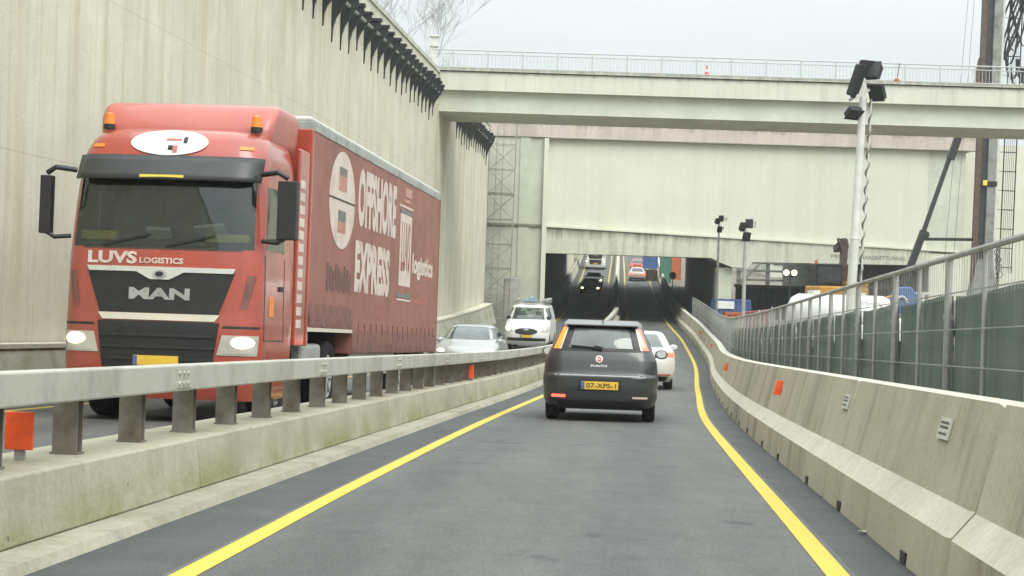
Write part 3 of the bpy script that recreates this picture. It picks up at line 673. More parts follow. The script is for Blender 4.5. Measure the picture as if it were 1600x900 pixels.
y = 3.2; i = 0
names = ['nearest jersey barrier at the bottom right, with the dark stained end', 'second jersey barrier from the camera with a white label near its end',
         'third jersey barrier on the right, with a small white label', 'fourth jersey barrier on the right, with the large orange reflector']
while y < 292:
    loc = W(BB(y), y); y2 = y+JL
    h = -math.atan2(X(BB(y2), y2)-loc.x, JL); rot = (math.atan2(zr(y2)-zr(y), JL), 0, h)
    t = thing('jersey_barrier', names[i] if i < 4 else ('jersey barrier of the curving row below the green screened fence' if y < 60 else ('jersey barrier of the row below the grey mesh fence' if y < 118 else ('jersey barrier in the shade of the tunnel on the right' if y < 190 else 'jersey barrier in the daylight beyond the tunnel'))),
              'barrier', loc, rot, 'jersey barriers along the right of the lane')
    o = bpy.data.objects.new('body', jm); COL.objects.link(o); o.parent = t
    def plate(name, mat, yy, z, w, h_, n=None):
        # lies on the inclined upper face: from (.14,.40) to (.27,.92)
        nx, nz_ = -.970, .243; ux, uz = .2425, .970; cx = .14+(z-.40)*.25
        q = MB(); vs = []
        for dd in (.003, .016):
            for (a, c) in ((-1, -1), (1, -1), (1, 1), (-1, 1)):
                vs.append((cx+nx*dd+ux*c*h_/2, yy+a*w/2, z+nz_*dd+uz*c*h_/2))
        q.add(vs, [(0, 1, 2, 3), (4, 5, 6, 7), (0, 1, 5, 4), (1, 2, 6, 5), (2, 3, 7, 6), (3, 0, 4, 7)]); return obj(name, q, mat, t)
    if refl.get(i):
        q = MB(); yy = refl[i]; q.prism([(.105, .61), (.185, .61), (.225, .78), (.15, .78)], 1, yy-.008, yy+.008); q.box(.18, .225, yy+.008, yy+.07, .64, .70); obj('reflector', q, M['orange'], t)
    if i in (1, 2):
        pl = plate('label_plate', M['offwhite'], 1.35 if i == 1 else .35+JL*.0+.0, .74, .34, .12)
        q = MB()
        for zz in (.715, .75, .775):
            cx = .14+(zz-.40)*.25; yy = 1.35 if i == 1 else .35
            q.bar((cx-.018, yy-.13, zz), (cx-.018, yy+.13, zz), .004, .014)
        o2 = obj('print', q, M['letter_dark'], pl)
    y += JL*math.cos(h)*math.cos(rot[0]); i += 1

# ------------------------------------------------------------------ mesh fence panels behind the barriers
FL = 3.2
def fence_panel(cloth, label, grp):
    t = thing('fence_panel', label, 'fence', group=grp)
    b = MB()
    for yy in (.02, FL-.02): b.tube([(0, yy, -.1), (0, yy, 1.88)], .026, 8)
    b.tube([(0, FL/2, -.1), (0, FL/2, 1.87)], .017, 8)
    b.tube([(0, .02, 1.88), (0, FL-.02, 1.88)], .024, 8); b.tube([(0, .02, .05), (0, FL-.02, .05)], .02, 8)
    obj('frame', b, M['galv'], t, smooth=40)
    b = MB(); yy = .06
    while yy < FL-.04: b.box(-.0015, .0015, yy-.0015, yy+.0015, 1.56 if cloth == 1 else .05, 1.87); yy += .115
    for zz in (.25, .52, .79, 1.06, 1.33, 1.60): b.bar((-.024, .03, zz), (-.024, FL-.03, zz+.0), .007, .009)
    obj('wire_mesh', b, M['galv'], t)
    if cloth:
        b = MB(); n = 10; vs = []
        for j in range(n+1):
            yy = FL*j/n
            for q in range(5):
                z = .02+1.57*q/4; vs.append((.045+.014*math.sin(j*1.1+q*.9), yy, z+(.015*math.sin(j*.63) if q == 4 else 0)))
        b.add(vs, [(j*5+q, (j+1)*5+q, (j+1)*5+q+1, j*5+q+1) for j in range(n) for q in range(4)])
        obj('screen', b, M['cloth'] if cloth == 1 else M['cloth_grey'], t, smooth=60)
    b = MB(); b.box(-.11, .11, -.30, .30, -.14, -.02); obj('foot', b, M['jersey'], t, bevel=.01)
    b = MB(); b.box(-.03, .03, -.035, .035, 1.41, 1.45); obj('clamp', b, M['galv'], t)
    return t
protos = {1: fence_panel(1, 'mesh fence panel with dark green screen, closest at the right edge', 'green screened fence panels'),
          2: fence_panel(2, 'distant mesh fence panel with thin grey screen', 'grey screened fence panels')}
used = set(); y = 5.0; i = 0
while y < 111:
    k = 1 if y < 56 else 2
    loc = W(FN(y), y, .0); y2 = y+FL; h = -math.atan2(X(FN(y2), y2)-loc.x, FL); rot = (math.atan2(zr(y2)-zr(y), FL), 0, h)
    if k not in used: protos[k].location, protos[k].rotation_euler = loc, rot; used.add(k)
    else:
        lab = None
        if k == 1: lab = 'green screened fence panel standing behind the straight barriers' if y < 24 else 'green screened fence panel standing where the barriers curve'
        dup(protos[k], loc, rot, lab)
    y += FL*math.cos(h); i += 1

# ------------------------------------------------------------------ lofted vehicle bodies
class Loft:
    """body from horizontal slices: z, half width, rear y, front y, rear / front corner radius, rear / front bow"""
    def __init__(s, lv):
        a = np.array(lv, float); s.z0, s.z1 = a[0, 0], a[-1, 0]; s.zs = a[:, 0]
        s.fn = [pchip(a[:, 0], a[:, i]) for i in range(1, 8)]
    def par(s, z): 
        z = min(max(z, s.z0), s.z1); return [f(z) for f in s.fn]
    def rear(s, x, z):
        w, yr, yf, rr, rf, br, bf = s.par(z); a = min(abs(x), w); d = max(0, (a-(w-rr))/rr)
        return yr+br*(a/w)**2+rr*(1-math.sqrt(max(0, 1-d*d)))
    def front(s, x, z):
        w, yr, yf, rr, rf, br, bf = s.par(z); a = min(abs(x), w); d = max(0, (a-(w-rf))/rf)
        return yf-bf*(a/w)**2-rf*(1-math.sqrt(max(0, 1-d*d)))
    def side(s, y, z):
        w, yr, yf, rr, rf, br, bf = s.par(z); lo, hi = yr+br+rr, yf-bf-rf
        if y < lo: d = min(1, (lo-y)/rr); return w-rr*(1-math.sqrt(max(0, 1-d*d)))
        if y > hi: d = min(1, (y-hi)/rf); return w-rf*(1-math.sqrt(max(0, 1-d*d)))
        return w
    def mb(s, nz=34, mi=0):
        zs = sorted(set(list(np.linspace(s.z0, s.z1, nz))+list(s.zs))); b = MB(); vs = []; K_ = 9
        for z in zs:
            w, yr, yf, rr, rf, br, bf = s.par(z); ring = []
            def half(fun, r):
                xs = [-(w-r)*(1-q/4) for q in range(4)]+[0]+[(w-r)*(q+1)/4 for q in range(4)]
                xs = [-w+r*(1-math.sin(PI/2*q/K_)) for q in range(K_)][::-1] if False else [-(w-r)-r*math.sin(PI/2*(K_-q)/K_) for q in range(K_)]+xs+[(w-r)+r*math.sin(PI/2*(q+1)/K_) for q in range(K_)]
                return [(x, fun(x, z), z) for x in xs]
            ring += half(s.rear, rr)
            lo, hi = yr+br+rr, yf-bf-rf
            ring += [(w, lo+(hi-lo)*q/9, z) for q in range(1, 9)]
            ring += half(s.front, rf)[::-1]
            ring += [(-w, hi+(lo-hi)*q/9, z) for q in range(1, 9)]
            vs.append(ring)
        n = len(vs[0]); flat = [p for r_ in vs for p in r_]
        fs = [(i*n+k, i*n+(k+1) % n, (i+1)*n+(k+1) % n, (i+1)*n+k) for i in range(len(vs)-1) for k in range(n)]
        fs += [tuple(reversed(range(n))), tuple(range((len(vs)-1)*n, len(vs)*n))]
        return b.add(flat, fs, mi)
    def pt(s, kind, a, z, e=0.):
        if kind == 'rear': return (a, s.rear(a, z)-e, z)
        if kind == 'front': return (a, s.front(a, z)+e, z)
        if kind == 'right': return (s.side(a, z)+e, a, z)
        return (-s.side(a, z)-e, a, z)
    def patch(s, b, kind, z0, z1, a0, b0, a1, b1, e=.008, nu=14, nv=8, mi=None, inset=.02):
        """skin patch lying on the body, spanning a0..b0 at z0 and a1..b1 at z1"""
        vs = []
        for j in range(nv+1):
            v = j/nv; z = z0+(z1-z0)*v; l, r_ = a0+(a1-a0)*v, b0+(b1-b0)*v
            for i in range(nu+1): vs.append(s.pt(kind, l+(r_-l)*i/nu, z, e))
        q = nu+1; fs = [(j*q+i, j*q+i+1, (j+1)*q+i+1, (j+1)*q+i) for j in range(nv) for i in range(nu)]
        rim = [i for i in range(q)]+[j*q+nu for j in range(1, nv+1)]+[nv*q+i for i in range(nu-1, -1, -1)]+[j*q for j in range(nv-1, 0, -1)]
        o = len(vs)
        for k in rim:
            z = vs[k][2]; a = vs[k][0] if kind in ('rear', 'front') else vs[k][1]; vs.append(s.pt(kind, a, z, -inset))
        m = len(rim); fs += [(rim[k], rim[(k+1) % m], o+(k+1) % m, o+k) for k in range(m)]
        b.add(vs, fs, mi); return b
    def disc(s, b, kind, ca, cz, ra, rz, e=.008, n=28, mi=None, rings=3):
        vs = [s.pt(kind, ca, cz, e)]
        for r_ in range(1, rings+1):
            for i in range(n): t = 2*PI*i/n; vs.append(s.pt(kind, ca+ra*r_/rings*math.cos(t), cz+rz*r_/rings*math.sin(t), e))
        fs = [(0, 1+i, 1+(i+1) % n) for i in range(n)]
        for r_ in range(rings-1): fs += [(1+r_*n+i, 1+(r_+1)*n+i, 1+(r_+1)*n+(i+1) % n, 1+r_*n+(i+1) % n) for i in range(n)]
        o = len(vs); k = 1+(rings-1)*n
        for i in range(n): t = 2*PI*i/n; vs.append(s.pt(kind, ca+ra*math.cos(t), cz+rz*math.sin(t), -.01))
        fs += [(k+i, k+(i+1) % n, o+(i+1) % n, o+i) for i in range(n)]
        b.add(vs, fs, mi); return b

def boolean(mb, mats, cutters, cmat, smooth=35):
    """subtract cutter meshes (MB) from a body; returns the finished mesh"""
    o = bpy.data.objects.new('tmp', mb.mesh('tmp', mats)); COL.objects.link(o); tmp = []
    for c in cutters:
        q = bpy.data.objects.new('tmpcut', c.mesh('tmpcut', cmat)); COL.objects.link(q); tmp.append(q)
        md = o.modifiers.new('b', 'BOOLEAN'); md.operation = 'DIFFERENCE'; md.object = q; md.solver = 'EXACT'; md.material_mode = 'TRANSFER'
    dg = bpy.context.evaluated_depsgraph_get(); dg.update()
    me = bpy.data.meshes.new_from_object(o.evaluated_get(dg))
    for q in tmp+[o]: bpy.data.objects.remove(q)
    me.polygons.foreach_set('use_smooth', [True]*len(me.polygons)); me.set_sharp_from_angle(angle=math.radians(smooth))
    return me

def add_wheel(parent, x, y, r, w, side, spokes=5, rimmat=None):
    """side +1: outer face towards +x"""
    t = MB(); h = w/2
    t.lathe([(-h*.8, r*.62), (-h, r*.75), (-h*.96, r*.93), (-h*.7, r), (h*.7, r), (h*.96, r*.93), (h, r*.75), (h*.8, r*.62), (-h*.8, r*.62)], (0, 0, 0), 'X', 32)
    o = obj('wheel', t, M['rubber'], parent, smooth=40, loc=(x, y, r))
    q = MB(); q.lathe([(side*h*.15, 0), (side*h*.15, r*.62)], (0, 0, 0), 'X', 24, 1)
    q.lathe([(side*h*.78, r*.63), (side*h*.84, r*.58), (side*h*.2, r*.55)], (0, 0, 0), 'X', 28, 0); q.lathe([(side*h*.8, 0), (side*h*.8, r*.13), (side*h*.2, r*.16)], (0, 0, 0), 'X', 16, 0)
    for k in range(spokes):
        a = 2*PI*k/spokes; q.bar((side*h*.6, 0, 0), (side*h*.66, r*.58*math.cos(a), r*.58*math.sin(a)), r*.14, r*.10, 0)
    obj('rim', q, [rimmat or M['alloy'], M['black']], o, smooth=40)
    return o
def arch(x0, x1, y, r): return MB().lathe([(x0, 0), (x0, r), (x1, r), (x1, 0)], (0, y, r*.9), 'X', 30)

def make_car(name, label, loc, rot, lv, paint, win, wheel, rear=None, front=None, cabin=True, group=None, plate=None, door=True):
    """win: dict with glass bands; wheel: (r, w, rear y, front y)"""
    t = thing(name, label, 'car', loc, rot, group)
    lf = Loft(lv); r, ww, wr, wf = wheel
    def hw(y, z): return lf.side(y, z)
    cuts = []
    for yy in (wr, wf):
        hx = hw(yy, r); cuts += [arch(hx-ww-.09, hx+.2, yy, r*1.10), arch(-hx-.2, -hx+ww+.09, yy, r*1.10)]
    zb, zt = win['z']; L_ = lf
    if cabin:
        # real openings for the screens and side windows
        c = MB(); a0, a1 = win['rear'][0], win['rear'][1]
        c.prism([(-a0, zb), (a0, zb), (a1, zt), (-a1, zt)], 1, -3.2, 3.2); cuts.append(c)
        c = MB(); y0, y1, y2, y3 = win['side']; c.prism([(y0, zb+.02), (y1, zb+.02), (y2, zt-.02), (y3, zt-.02)], 0, -1.4, 1.4); cuts.append(c)
    obj('body', boolean(lf.mb(), [paint, M['cabin']], cuts, M['cabin']), None, t)
    gm = M['glass'] if cabin else M['glassdark']
    a0, a1 = win['rear']; b = lf.patch(MB(), 'rear', zb-.015, zt+.015, -a0-.03, a0+.03, -a1-.03, a1+.03, .004, inset=.0)
    obj('rear_window', b, gm, t, smooth=60)
    b0, b1 = win['front']; b = lf.patch(MB(), 'front', zb-.015, zt+.015, -b0-.02, b0+.02, -b1-.02, b1+.02, .004, inset=.0)
    obj('windscreen', b, gm, t, smooth=60)
    y0, y1, y2, y3 = win['side']
    for kind in ('right', 'left'):
        b = MB(); lf.patch(b, kind, zb+.01, zt-.01, y0-.02, y1+.02, y3-.02, y2+.02, .004, inset=0.); obj('side_window', b, gm, t, smooth=60)
        b = MB(); ym = (y0+y1)/2-.12; lf.patch(b, kind, zb, zt, ym-.04, ym+.04, ym-.09, ym-.01, .009, nu=3); obj('window_pillar', b, M['black'], t)
    for sx in (1, -1):
        for yy in (wr, wf): add_wheel(t, sx*(hw(yy, r)-ww/2-.01), yy, r, ww, sx)
    # mirrors
    for sx in (1, -1):
        q = MB(); my = win['mirror'][0]; mz = win['mirror'][1]; mx_ = hw(my, mz)
        q.lathe([(-.06, .02), (-.055, .075), (.0, .095), (.06, .075), (.085, .0)], (0, 0, 0), 'Y', 14)
        q.v = [(sx*(mx_+.13+v[0]*1.15), my+v[1], mz+v[2]*.82) for v in q.v]; q.bar((sx*(mx_-.03), my, mz-.06), (sx*(mx_+.1), my, mz-.03), .05, .03)
        o = obj('mirror', q, win['mirror'][2], t, smooth=50)
        q = MB(); q.lathe([(-.058, 0), (-.058, .068)], (0, 0, 0), 'Y', 14); q.v = [(sx*(mx_+.13+v[0]*1.15), my-.012+v[1], mz+v[2]*.82) for v in q.v]; obj('mirror_glass', q, M['chrome'], o)
    if cabin:
        q = MB(); zf_ = zb
        for sx in (-.36, .36):
            q2 = MB(); q2.box(sx-.24, sx+.24, .02, .16, zb-.35, zb+.14, rot=(-.2, 0, 0)); q2.box(sx-.13, sx+.13, -.05, .06, zb+.15, zb+.31); obj('seat', q2, M['seat'], t, bevel=.04)
        q2 = MB()
        for sx in (-.36, .36): q2.box(sx-.12, sx+.12, -.95, -.85, zb-.02, zb+.17)
        q2.box(-.58, .58, -.98, -.84, zb-.3, zb-.005); obj('rear_seat', q2, M['seat'], t, bevel=.035)
        ya = lf.front(0, zb)-.25
        q2 = MB(); q2.box(-.62, .62, ya-.45, ya, zb-.25, zb+.03); q2.lathe([(-.01, .15), (-.01, .18), (.01, .18), (.01, .15), (-.01, .15)], (-.36, ya-.55, zb+.02), 'Y', 20); obj('dashboard', q2, M['cabin'], t, bevel=.03)
        q2 = MB(); q2.box(-.11, .11, ya-.42, ya-.39, zt-.14, zt-.08); obj('rear_view_mirror', q2, M['black'], t)
    return t, lf
def plate_part(t, lf, kind, z, txt, w=.52, h=.11, e=.02, x=0, mat=None):
    b = MB(); lf.patch(b, kind, z-h/2, z+h/2, x-w/2, x+w/2, x-w/2, x+w/2, e, nu=4, nv=2); p = obj('number_plate', b, mat or M['plate'], t)
    sgn = 1 if kind == 'rear' else -1
    b = MB(); l = x-sgn*w/2; lf.patch(b, kind, z-h/2+.004, z+h/2-.004, *sorted((l+sgn*.004, l+sgn*.05))*2, e+.003, nu=2, nv=2); obj('country_band', b, M['plate_blue'], p)
    if txt:
        b = MB(); text_mb(b, txt, lambda a, zz: lf.pt(kind, a, zz, e+.004), x-sgn*(w/2-.075), x+sgn*(w/2-.03), z-h*.30, z+h*.30, .012); obj('plate_number', b, M['letter_black'], p)
    return p

# --- dark grey hatchback straight ahead
def place(lat, Y, oncoming=False, f=None, dh=0.):
    f = f or (lambda q: lat); p = W(lat, Y); h = head(f, Y)+dh
    return (p, (pit(Y), 0, h)) if not oncoming else (p, (-pit(Y), 0, h+PI))
HL = [(.20, .74, -1.88, 1.84, .30, .35, .05, .12), (.26, .80, -1.95, 1.93, .30, .40, .05, .14), (.36, .838, -2.0, 2.0, .30, .45, .06, .16), (.55, .845, -2.03, 2.03, .30, .48, .07, .18),
      (.655, .845, -2.03, 2.02, .30, .48, .07, .18), (.70, .84, -1.975, 1.98, .29, .45, .06, .18), (.80, .832, -1.95, 1.85, .28, .42, .05, .2), (.90, .815, -1.93, 1.5, .27, .4, .05, .2), (.97, .79, -1.91, 1.15, .26, .35, .05, .18),
      (1.04, .755, -1.885, .92, .24, .3, .05, .16), (1.20, .675, -1.81, .60, .20, .25, .05, .12), (1.34, .605, -1.71, .30, .17, .2, .05, .1), (1.41, .59, -1.62, .05, .16, .2, .06, .1), (1.455, .57, -1.52, -.2, .16, .18, .08, .1), (1.48, .535, -1.3, -.45, .2, .2, .1, .1), (1.487, .46, -1.0, -.65, .15, .12, .05, .05)]
loc, rot = place(-.73, 28.0-.0+1.95)
pu, lf = make_car('hatchback_car', 'dark grey hatchback driving ahead in our lane with its right and left tail lights lit', loc, rot, HL, M['anthracite'],
    dict(z=(1.065, 1.365), rear=(.50, .42), front=(.62, .47), side=(-1.35, .55, .1, -1.25), mirror=(.62, 1.0, M['anthracite'])), (.305, .19, -1.22, 1.29))
[c for c in pu.children if c.name.startswith('rear_window')][0].data.materials[0] = glass('dusty_rear_glass', (.85, .92, .89), .95, (.22, .42))
pu['label'] = 'dark grey hatchback driving ahead in our lane with yellow number plate'
b = MB()
# black glass border round the rear window (a frame of four strips)
lf.patch(b, 'rear', 1.03, 1.075, -.585, .585, -.57, .57, .007); lf.patch(b, 'rear', 1.355, 1.39, -.485, .485, -.475, .475, .007)
for sx in (-1, 1):
    lf.patch(b, 'rear', 1.075, 1.355, *sorted((sx*.47, sx*.575)), *sorted((sx*.395, sx*.485)), .007, nu=4)
obj('window_border', b, M['black'], pu, smooth=60)
for sx in (-1, 1):
    b = MB(); lf.patch(b, 'rear', 1.055, 1.37, *sorted((sx*.605, sx*.70)), *sorted((sx*.505, sx*.57)), .014, nu=6)
    o = obj('tail_light', b, M['blinker'] if sx < 0 else M['brakepale'], pu, smooth=60)
    b = MB(); lf.patch(b, 'rear', 1.05, 1.375, *sorted((sx*.582, sx*.612)), *sorted((sx*.487, sx*.510)), .018, nu=3); obj('clear_lens', b, M['tailclear'], o, smooth=60)
    if sx > 0:
        b = MB(); lf.patch(b, 'rear', 1.10, 1.34, .615, .655, .515, .54, .019, nu=3); obj('light_bar', b, M['tailclear'], o)
b = MB(); lf.patch(b, 'rear', 1.392, 1.412, -.12, .12, -.12, .12, .012, nu=4, nv=2); obj('high_brake_light', b, M['tail'], pu)
b = MB(); lf.patch(b, 'rear', .45, .615, -.33, .33, -.31, .31, .004, nu=4); obj('plate_recess', b, M['black'], pu)
plate_part(pu, lf, 'rear', .53, '07-XPS-1', .54, .115, .012)
b = MB(); lf.patch(b, 'rear', .345, .385, -.70, -.50, -.70, -.50, .01, nu=4, nv=2); obj('reflector', b, M['brake'], pu)['label'] = 'red rear reflector with added glow'  # a reflector, no lamp; its glow is added through the brake lamp material
b = MB(); lf.patch(b, 'rear', .35, .378, .48, .70, .48, .70, .01, nu=4, nv=2); obj('reversing_light', b, M['tailclear'], pu)
b = MB(); lf.patch(b, 'rear', .205, .31, -.62, .62, -.66, .66, .01); obj('bumper_skirt', b, M['black'], pu, smooth=60)
b = MB(); lf.patch(b, 'rear', .668, .694, -.66, .66, -.655, .655, .003, nv=3); obj('bumper_shelf_highlight', b, M['galv'], pu, smooth=60)  # pale strip paints in the highlight along the bumper shelf
b = MB(); lf.disc(b, 'rear', -.02, .915, .052, .052, .016); em = obj('emblem', b, M['chrome'], pu)
b = MB(); lf.disc(b, 'rear', -.02, .915, .037, .037, .022); obj('emblem_field', b, M['tail'], em)
b = MB(); text_mb(b, 'FIAT', lambda a, z: lf.pt('rear', a, z, .025), -.048, .008, .90, .93, .02); obj('lettering', b, M['chrome'], em)
b = MB(); text_mb(b, 'PUNTO', lambda a, z: lf.pt('rear', a, z, .008), -.14, .10, .80, .83, .02); obj('lettering', b, M['chrome'], pu)
b = MB(); b.bar(lf.pt('rear', -.02, 1.075, .03), lf.pt('rear', -.44, 1.10, .03), .03, .022); b.bar(lf.pt('rear', .02, 1.07, .03), lf.pt('rear', -.1, 1.09, .035), .05, .05); obj('wiper', b, M['black'], pu)
b = MB(); b.prism([(-1.73, 1.40), (-1.72, 1.42), (-1.45, 1.482), (-1.0, 1.497), (-.9, 1.40)], 0, -.53, .53); obj('roof_spoiler', b, M['anthracite'], pu, bevel=.045)
b = MB(); b.tube([(0, -1.25, 1.50), (0, -1.38, 1.60)], [.014, .008], 6); obj('antenna', b, M['black'], pu)
b = MB(); b.box(-.62, .62, -1.6, 1.6, .17, .22); obj('underbody', b, M['black'], pu)

# --- white coupe-like car in front of it
SL = [(.20, .80, -2.1, 2.1, .3, .4, .08, .2), (.32, .88, -2.25, 2.28, .35, .5, .1, .2), (.5, .92, -2.33, 2.34, .40, .55, .12, .22), (.68, .925, -2.35, 2.34, .40, .55, .12, .22), (.80, .92, -2.33, 2.2, .38, .5, .12, .22),
      (.90, .90, -2.30, 1.8, .36, .5, .12, .22), (.97, .87, -2.24, 1.45, .34, .45, .12, .2), (1.02, .82, -1.95, 1.2, .3, .4, .1, .2), (1.15, .75, -1.62, .85, .25, .3, .1, .15), (1.28, .68, -1.30, .50, .2, .25, .1, .12), (1.38, .61, -.95, .15, .2, .2, .1, .1), (1.43, .52, -.6, -.05, .16, .14, .05, .05), (1.445, .35, -.45, -.15, .1, .1, .02, .02)]
loc, rot = place(-.32, 49.3)
wc, lf = make_car('white_car', 'pearl white car half hidden ahead of the dark grey hatchback', loc, rot, SL, M['pearl'],
    dict(z=(1.045, 1.36), rear=(.62, .45), front=(.66, .48), side=(-1.35, .85, .25, -.85), mirror=(.75, 1.03, M['pearl'])), (.335, .22, -1.42, 1.45))
for sx in (-1, 1):
    b = MB(); lf.patch(b, 'rear', .82, .93, *sorted((sx*.42, sx*.90)), *sorted((sx*.45, sx*.885)), .012); obj('tail_light', b, M['brake'] if sx > 0 else M['tail'], wc, smooth=60)
    b = MB(); lf.patch(b, 'rear', .36, .39, *sorted((sx*.5, sx*.82)), *sorted((sx*.5, sx*.82)), .01); obj('reflector', b, M['tail'], wc)
plate_part(wc, lf, 'rear', .62, 'H-412-RX', .52, .11, .012)
bpy.data.objects.remove([c for c in wc.children_recursive if c.name.startswith('plate_number')][0])
b = MB(); lf.patch(b, 'rear', .21, .34, -.7, .7, -.76, .76, .01); obj('bumper_skirt', b, M['black'], wc, smooth=60)

# --- cars facing us
def front_kit(t, lf, lz, lx, lamp, grill, plate_z, lampmat='lamp', txt=None):
    for sx in (-1, 1):
        b = MB(); lf.patch(b, 'front', lz[0], lz[1], *sorted((sx*lx[0], sx*lx[1])), *sorted((sx*(lx[0]+.04), sx*(lx[1]-.02))), .010); o = obj('headlight', b, M['lampedge'], t, smooth=60)
        if lamp:
            b = MB(); zc = (lz[0]+lz[1])/2; xc = (lx[0]+lx[1])/2; lf.disc(b, 'front', sx*xc, zc, (lx[1]-lx[0])*.33, (lz[1]-lz[0])*.42, .016); obj('lamp', b, M[lampmat], o)
    z0, z1, gx0, gx1 = grill
    b = MB(); lf.patch(b, 'front', z0, z1, -gx0, gx0, -gx1, gx1, .008); obj('grille', b, M['black'], t, smooth=60)
    b = MB(); lf.patch(b, 'front', .22, .34, -.6, .6, -.66, .66, .009); obj('air_intake', b, M['black'], t, smooth=60)
    plate_part(t, lf, 'front', plate_z, txt, .52, .11, .02)
ES = [(.20, .78, -2.1, 2.05, .3, .4, .08, .2), (.32, .86, -2.25, 2.2, .35, .5, .1, .22), (.5, .90, -2.30, 2.28, .38, .55, .12, .25), (.66, .905, -2.32, 2.27, .38, .55, .12, .25), (.78, .90, -2.31, 2.16, .38, .52, .12, .25), (.88, .88, -2.28, 1.7, .36, .5, .12, .22),
      (.95, .86, -2.22, 1.3, .32, .45, .12, .2), (1.0, .82, -2.0, 1.05, .3, .4, .1, .2), (1.15, .74, -1.72, .72, .25, .3, .1, .15), (1.30, .66, -1.42, .36, .2, .25, .1, .12), (1.40, .60, -1.1, 0., .2, .2, .1, .1), (1.445, .5, -.8, -.25, .16, .14, .05, .05), (1.46, .35, -.65, -.4, .08, .08, .02, .02)]
EW = dict(z=(1.03, 1.38), rear=(.60, .48), front=(.69, .53), side=(-1.45, .7, .1, -1.1), mirror=(.70, 1.0, M['silver']))
loc, rot = place(-5.22, 56.0, True, OR_)
sc, lf = make_car('silver_car', 'silver sedan coming towards us behind the red truck with headlight lit', loc, rot, ES, M['silver'], EW, (.32, .2, -1.38, 1.42))
front_kit(sc, lf, (.66, .78), (.50, .86), True, (.42, .60, .38, .42), .40)

# --- white van behind the silver car
VL = [(.25, .84, -2.3, 2.3, .2, .35, .05, .15), (.4, .96, -2.45, 2.42, .2, .4, .05, .18), (.7, .985, -2.5, 2.48, .2, .42, .05, .2), (.95, .985, -2.5, 2.44, .2, .42, .05, .2), (1.1, .98, -2.5, 2.28, .2, .42, .05, .22), (1.22, .965, -2.5, 1.9, .2, .42, .05, .22), (1.30, .945, -2.5, 1.62, .2, .4, .05, .2),
      (1.5, .90, -2.48, 1.36, .18, .35, .05, .18), (1.75, .83, -2.44, 1.02, .18, .3, .05, .15), (1.87, .79, -2.42, .82, .18, .28, .05, .12), (1.93, .74, -2.38, .55, .18, .25, .05, .1), (1.97, .6, -2.2, .2, .2, .2, .05, .05)]
loc, rot = place(-5.42, 86.0, True, OR_)
vn, lf = make_car('white_van', 'white delivery van with black oval grille and a loaded roof rack', loc, rot, VL, M['white'],
    dict(z=(1.35, 1.86), rear=(.72, .62), front=(.80, .68), side=(-.1, 1.2, .75, -.1), mirror=(1.2, 1.42, M['black'])), (.34, .22, -1.55, 1.55))
vn['category'] = 'van'
for sx in (-1, 1):
    b = MB(); lf.patch(b, 'front', .82, 1.12, *sorted((sx*.60, sx*.93)), *sorted((sx*.70, sx*.955)), .012); o = obj('headlight', b, M['lampedge'], vn, smooth=60)
    if sx > 0:
        b = MB(); lf.disc(b, 'front', sx*.80, .98, .12, .13, .018); obj('lamp', b, M['lamp'], o)
    else:
        b = MB(); lf.disc(b, 'front', sx*.80, .98, .09, .09, .018); obj('lamp', b, M['white'], o)
b = MB(); lf.disc(b, 'front', 0, .84, .50, .15, .012); gr = obj('grille', b, M['black'], vn, smooth=60)
b = MB(); lf.disc(b, 'front', 0, .93, .11, .045, .022); em = obj('emblem', b, M['chrome'], gr)
b = MB(); lf.disc(b, 'front', 0, .93, .095, .035, .026); obj('emblem_field', b, M['plate_blue'], em)
b = MB(); text_mb(b, 'Ford', lambda a, z: lf.pt('front', a, z, .03), .06, -.06, .91, .95, .01); obj('lettering', b, M['white'], em)
b = MB(); lf.patch(b, 'front', .42, .56, -.85, .85, -.85, .85, .01); obj('air_intake', b, M['black'], vn, smooth=60)
plate_part(vn, lf, 'front', .63, None, .52, .11, .02)
b = MB()
for yy in (-1.9, -.9, 0): b.bar((-.78, yy, 2.06), (.78, yy, 2.06), .05, .05); b.bar((-.70, yy, 1.9), (-.70, yy, 2.06), .04, .04); b.bar((.70, yy, 1.9), (.70, yy, 2.06), .04, .04)
for sx in (-.78, .78): b.bar((sx, -2.1, 2.08), (sx, .15, 2.08), .04, .04)
obj('roof_rack', b, M['galv'], vn)
ld = thing('roof_load', 'blue sheet and grey tubes lying on the van roof rack', 'load', loc, rot)
b = MB(); b.box(-.25, .35, -1.2, .1, 2.11, 2.17); b.lathe([(-1.2, 0), (-1.2, .10), (.1, .08), (.1, 0)], (.05, 0, 2.22), 'Y', 10); obj('blue_sheet', b, M['pale_blue'], ld, bevel=.02)
b = MB(); b.tube([(-.72, -2, 2.19), (-.72, .25, 2.19)], .08, 12); b.tube([(-.55, -2, 2.17), (-.55, .2, 2.17)], .06, 12); obj('tube', b, M['galv'], ld, smooth=40)
b = MB(); b.tube([(.66, -2, 2.17), (.66, .2, 2.17)], .06, 12); obj('tube', b, M['galv'], ld, smooth=40)

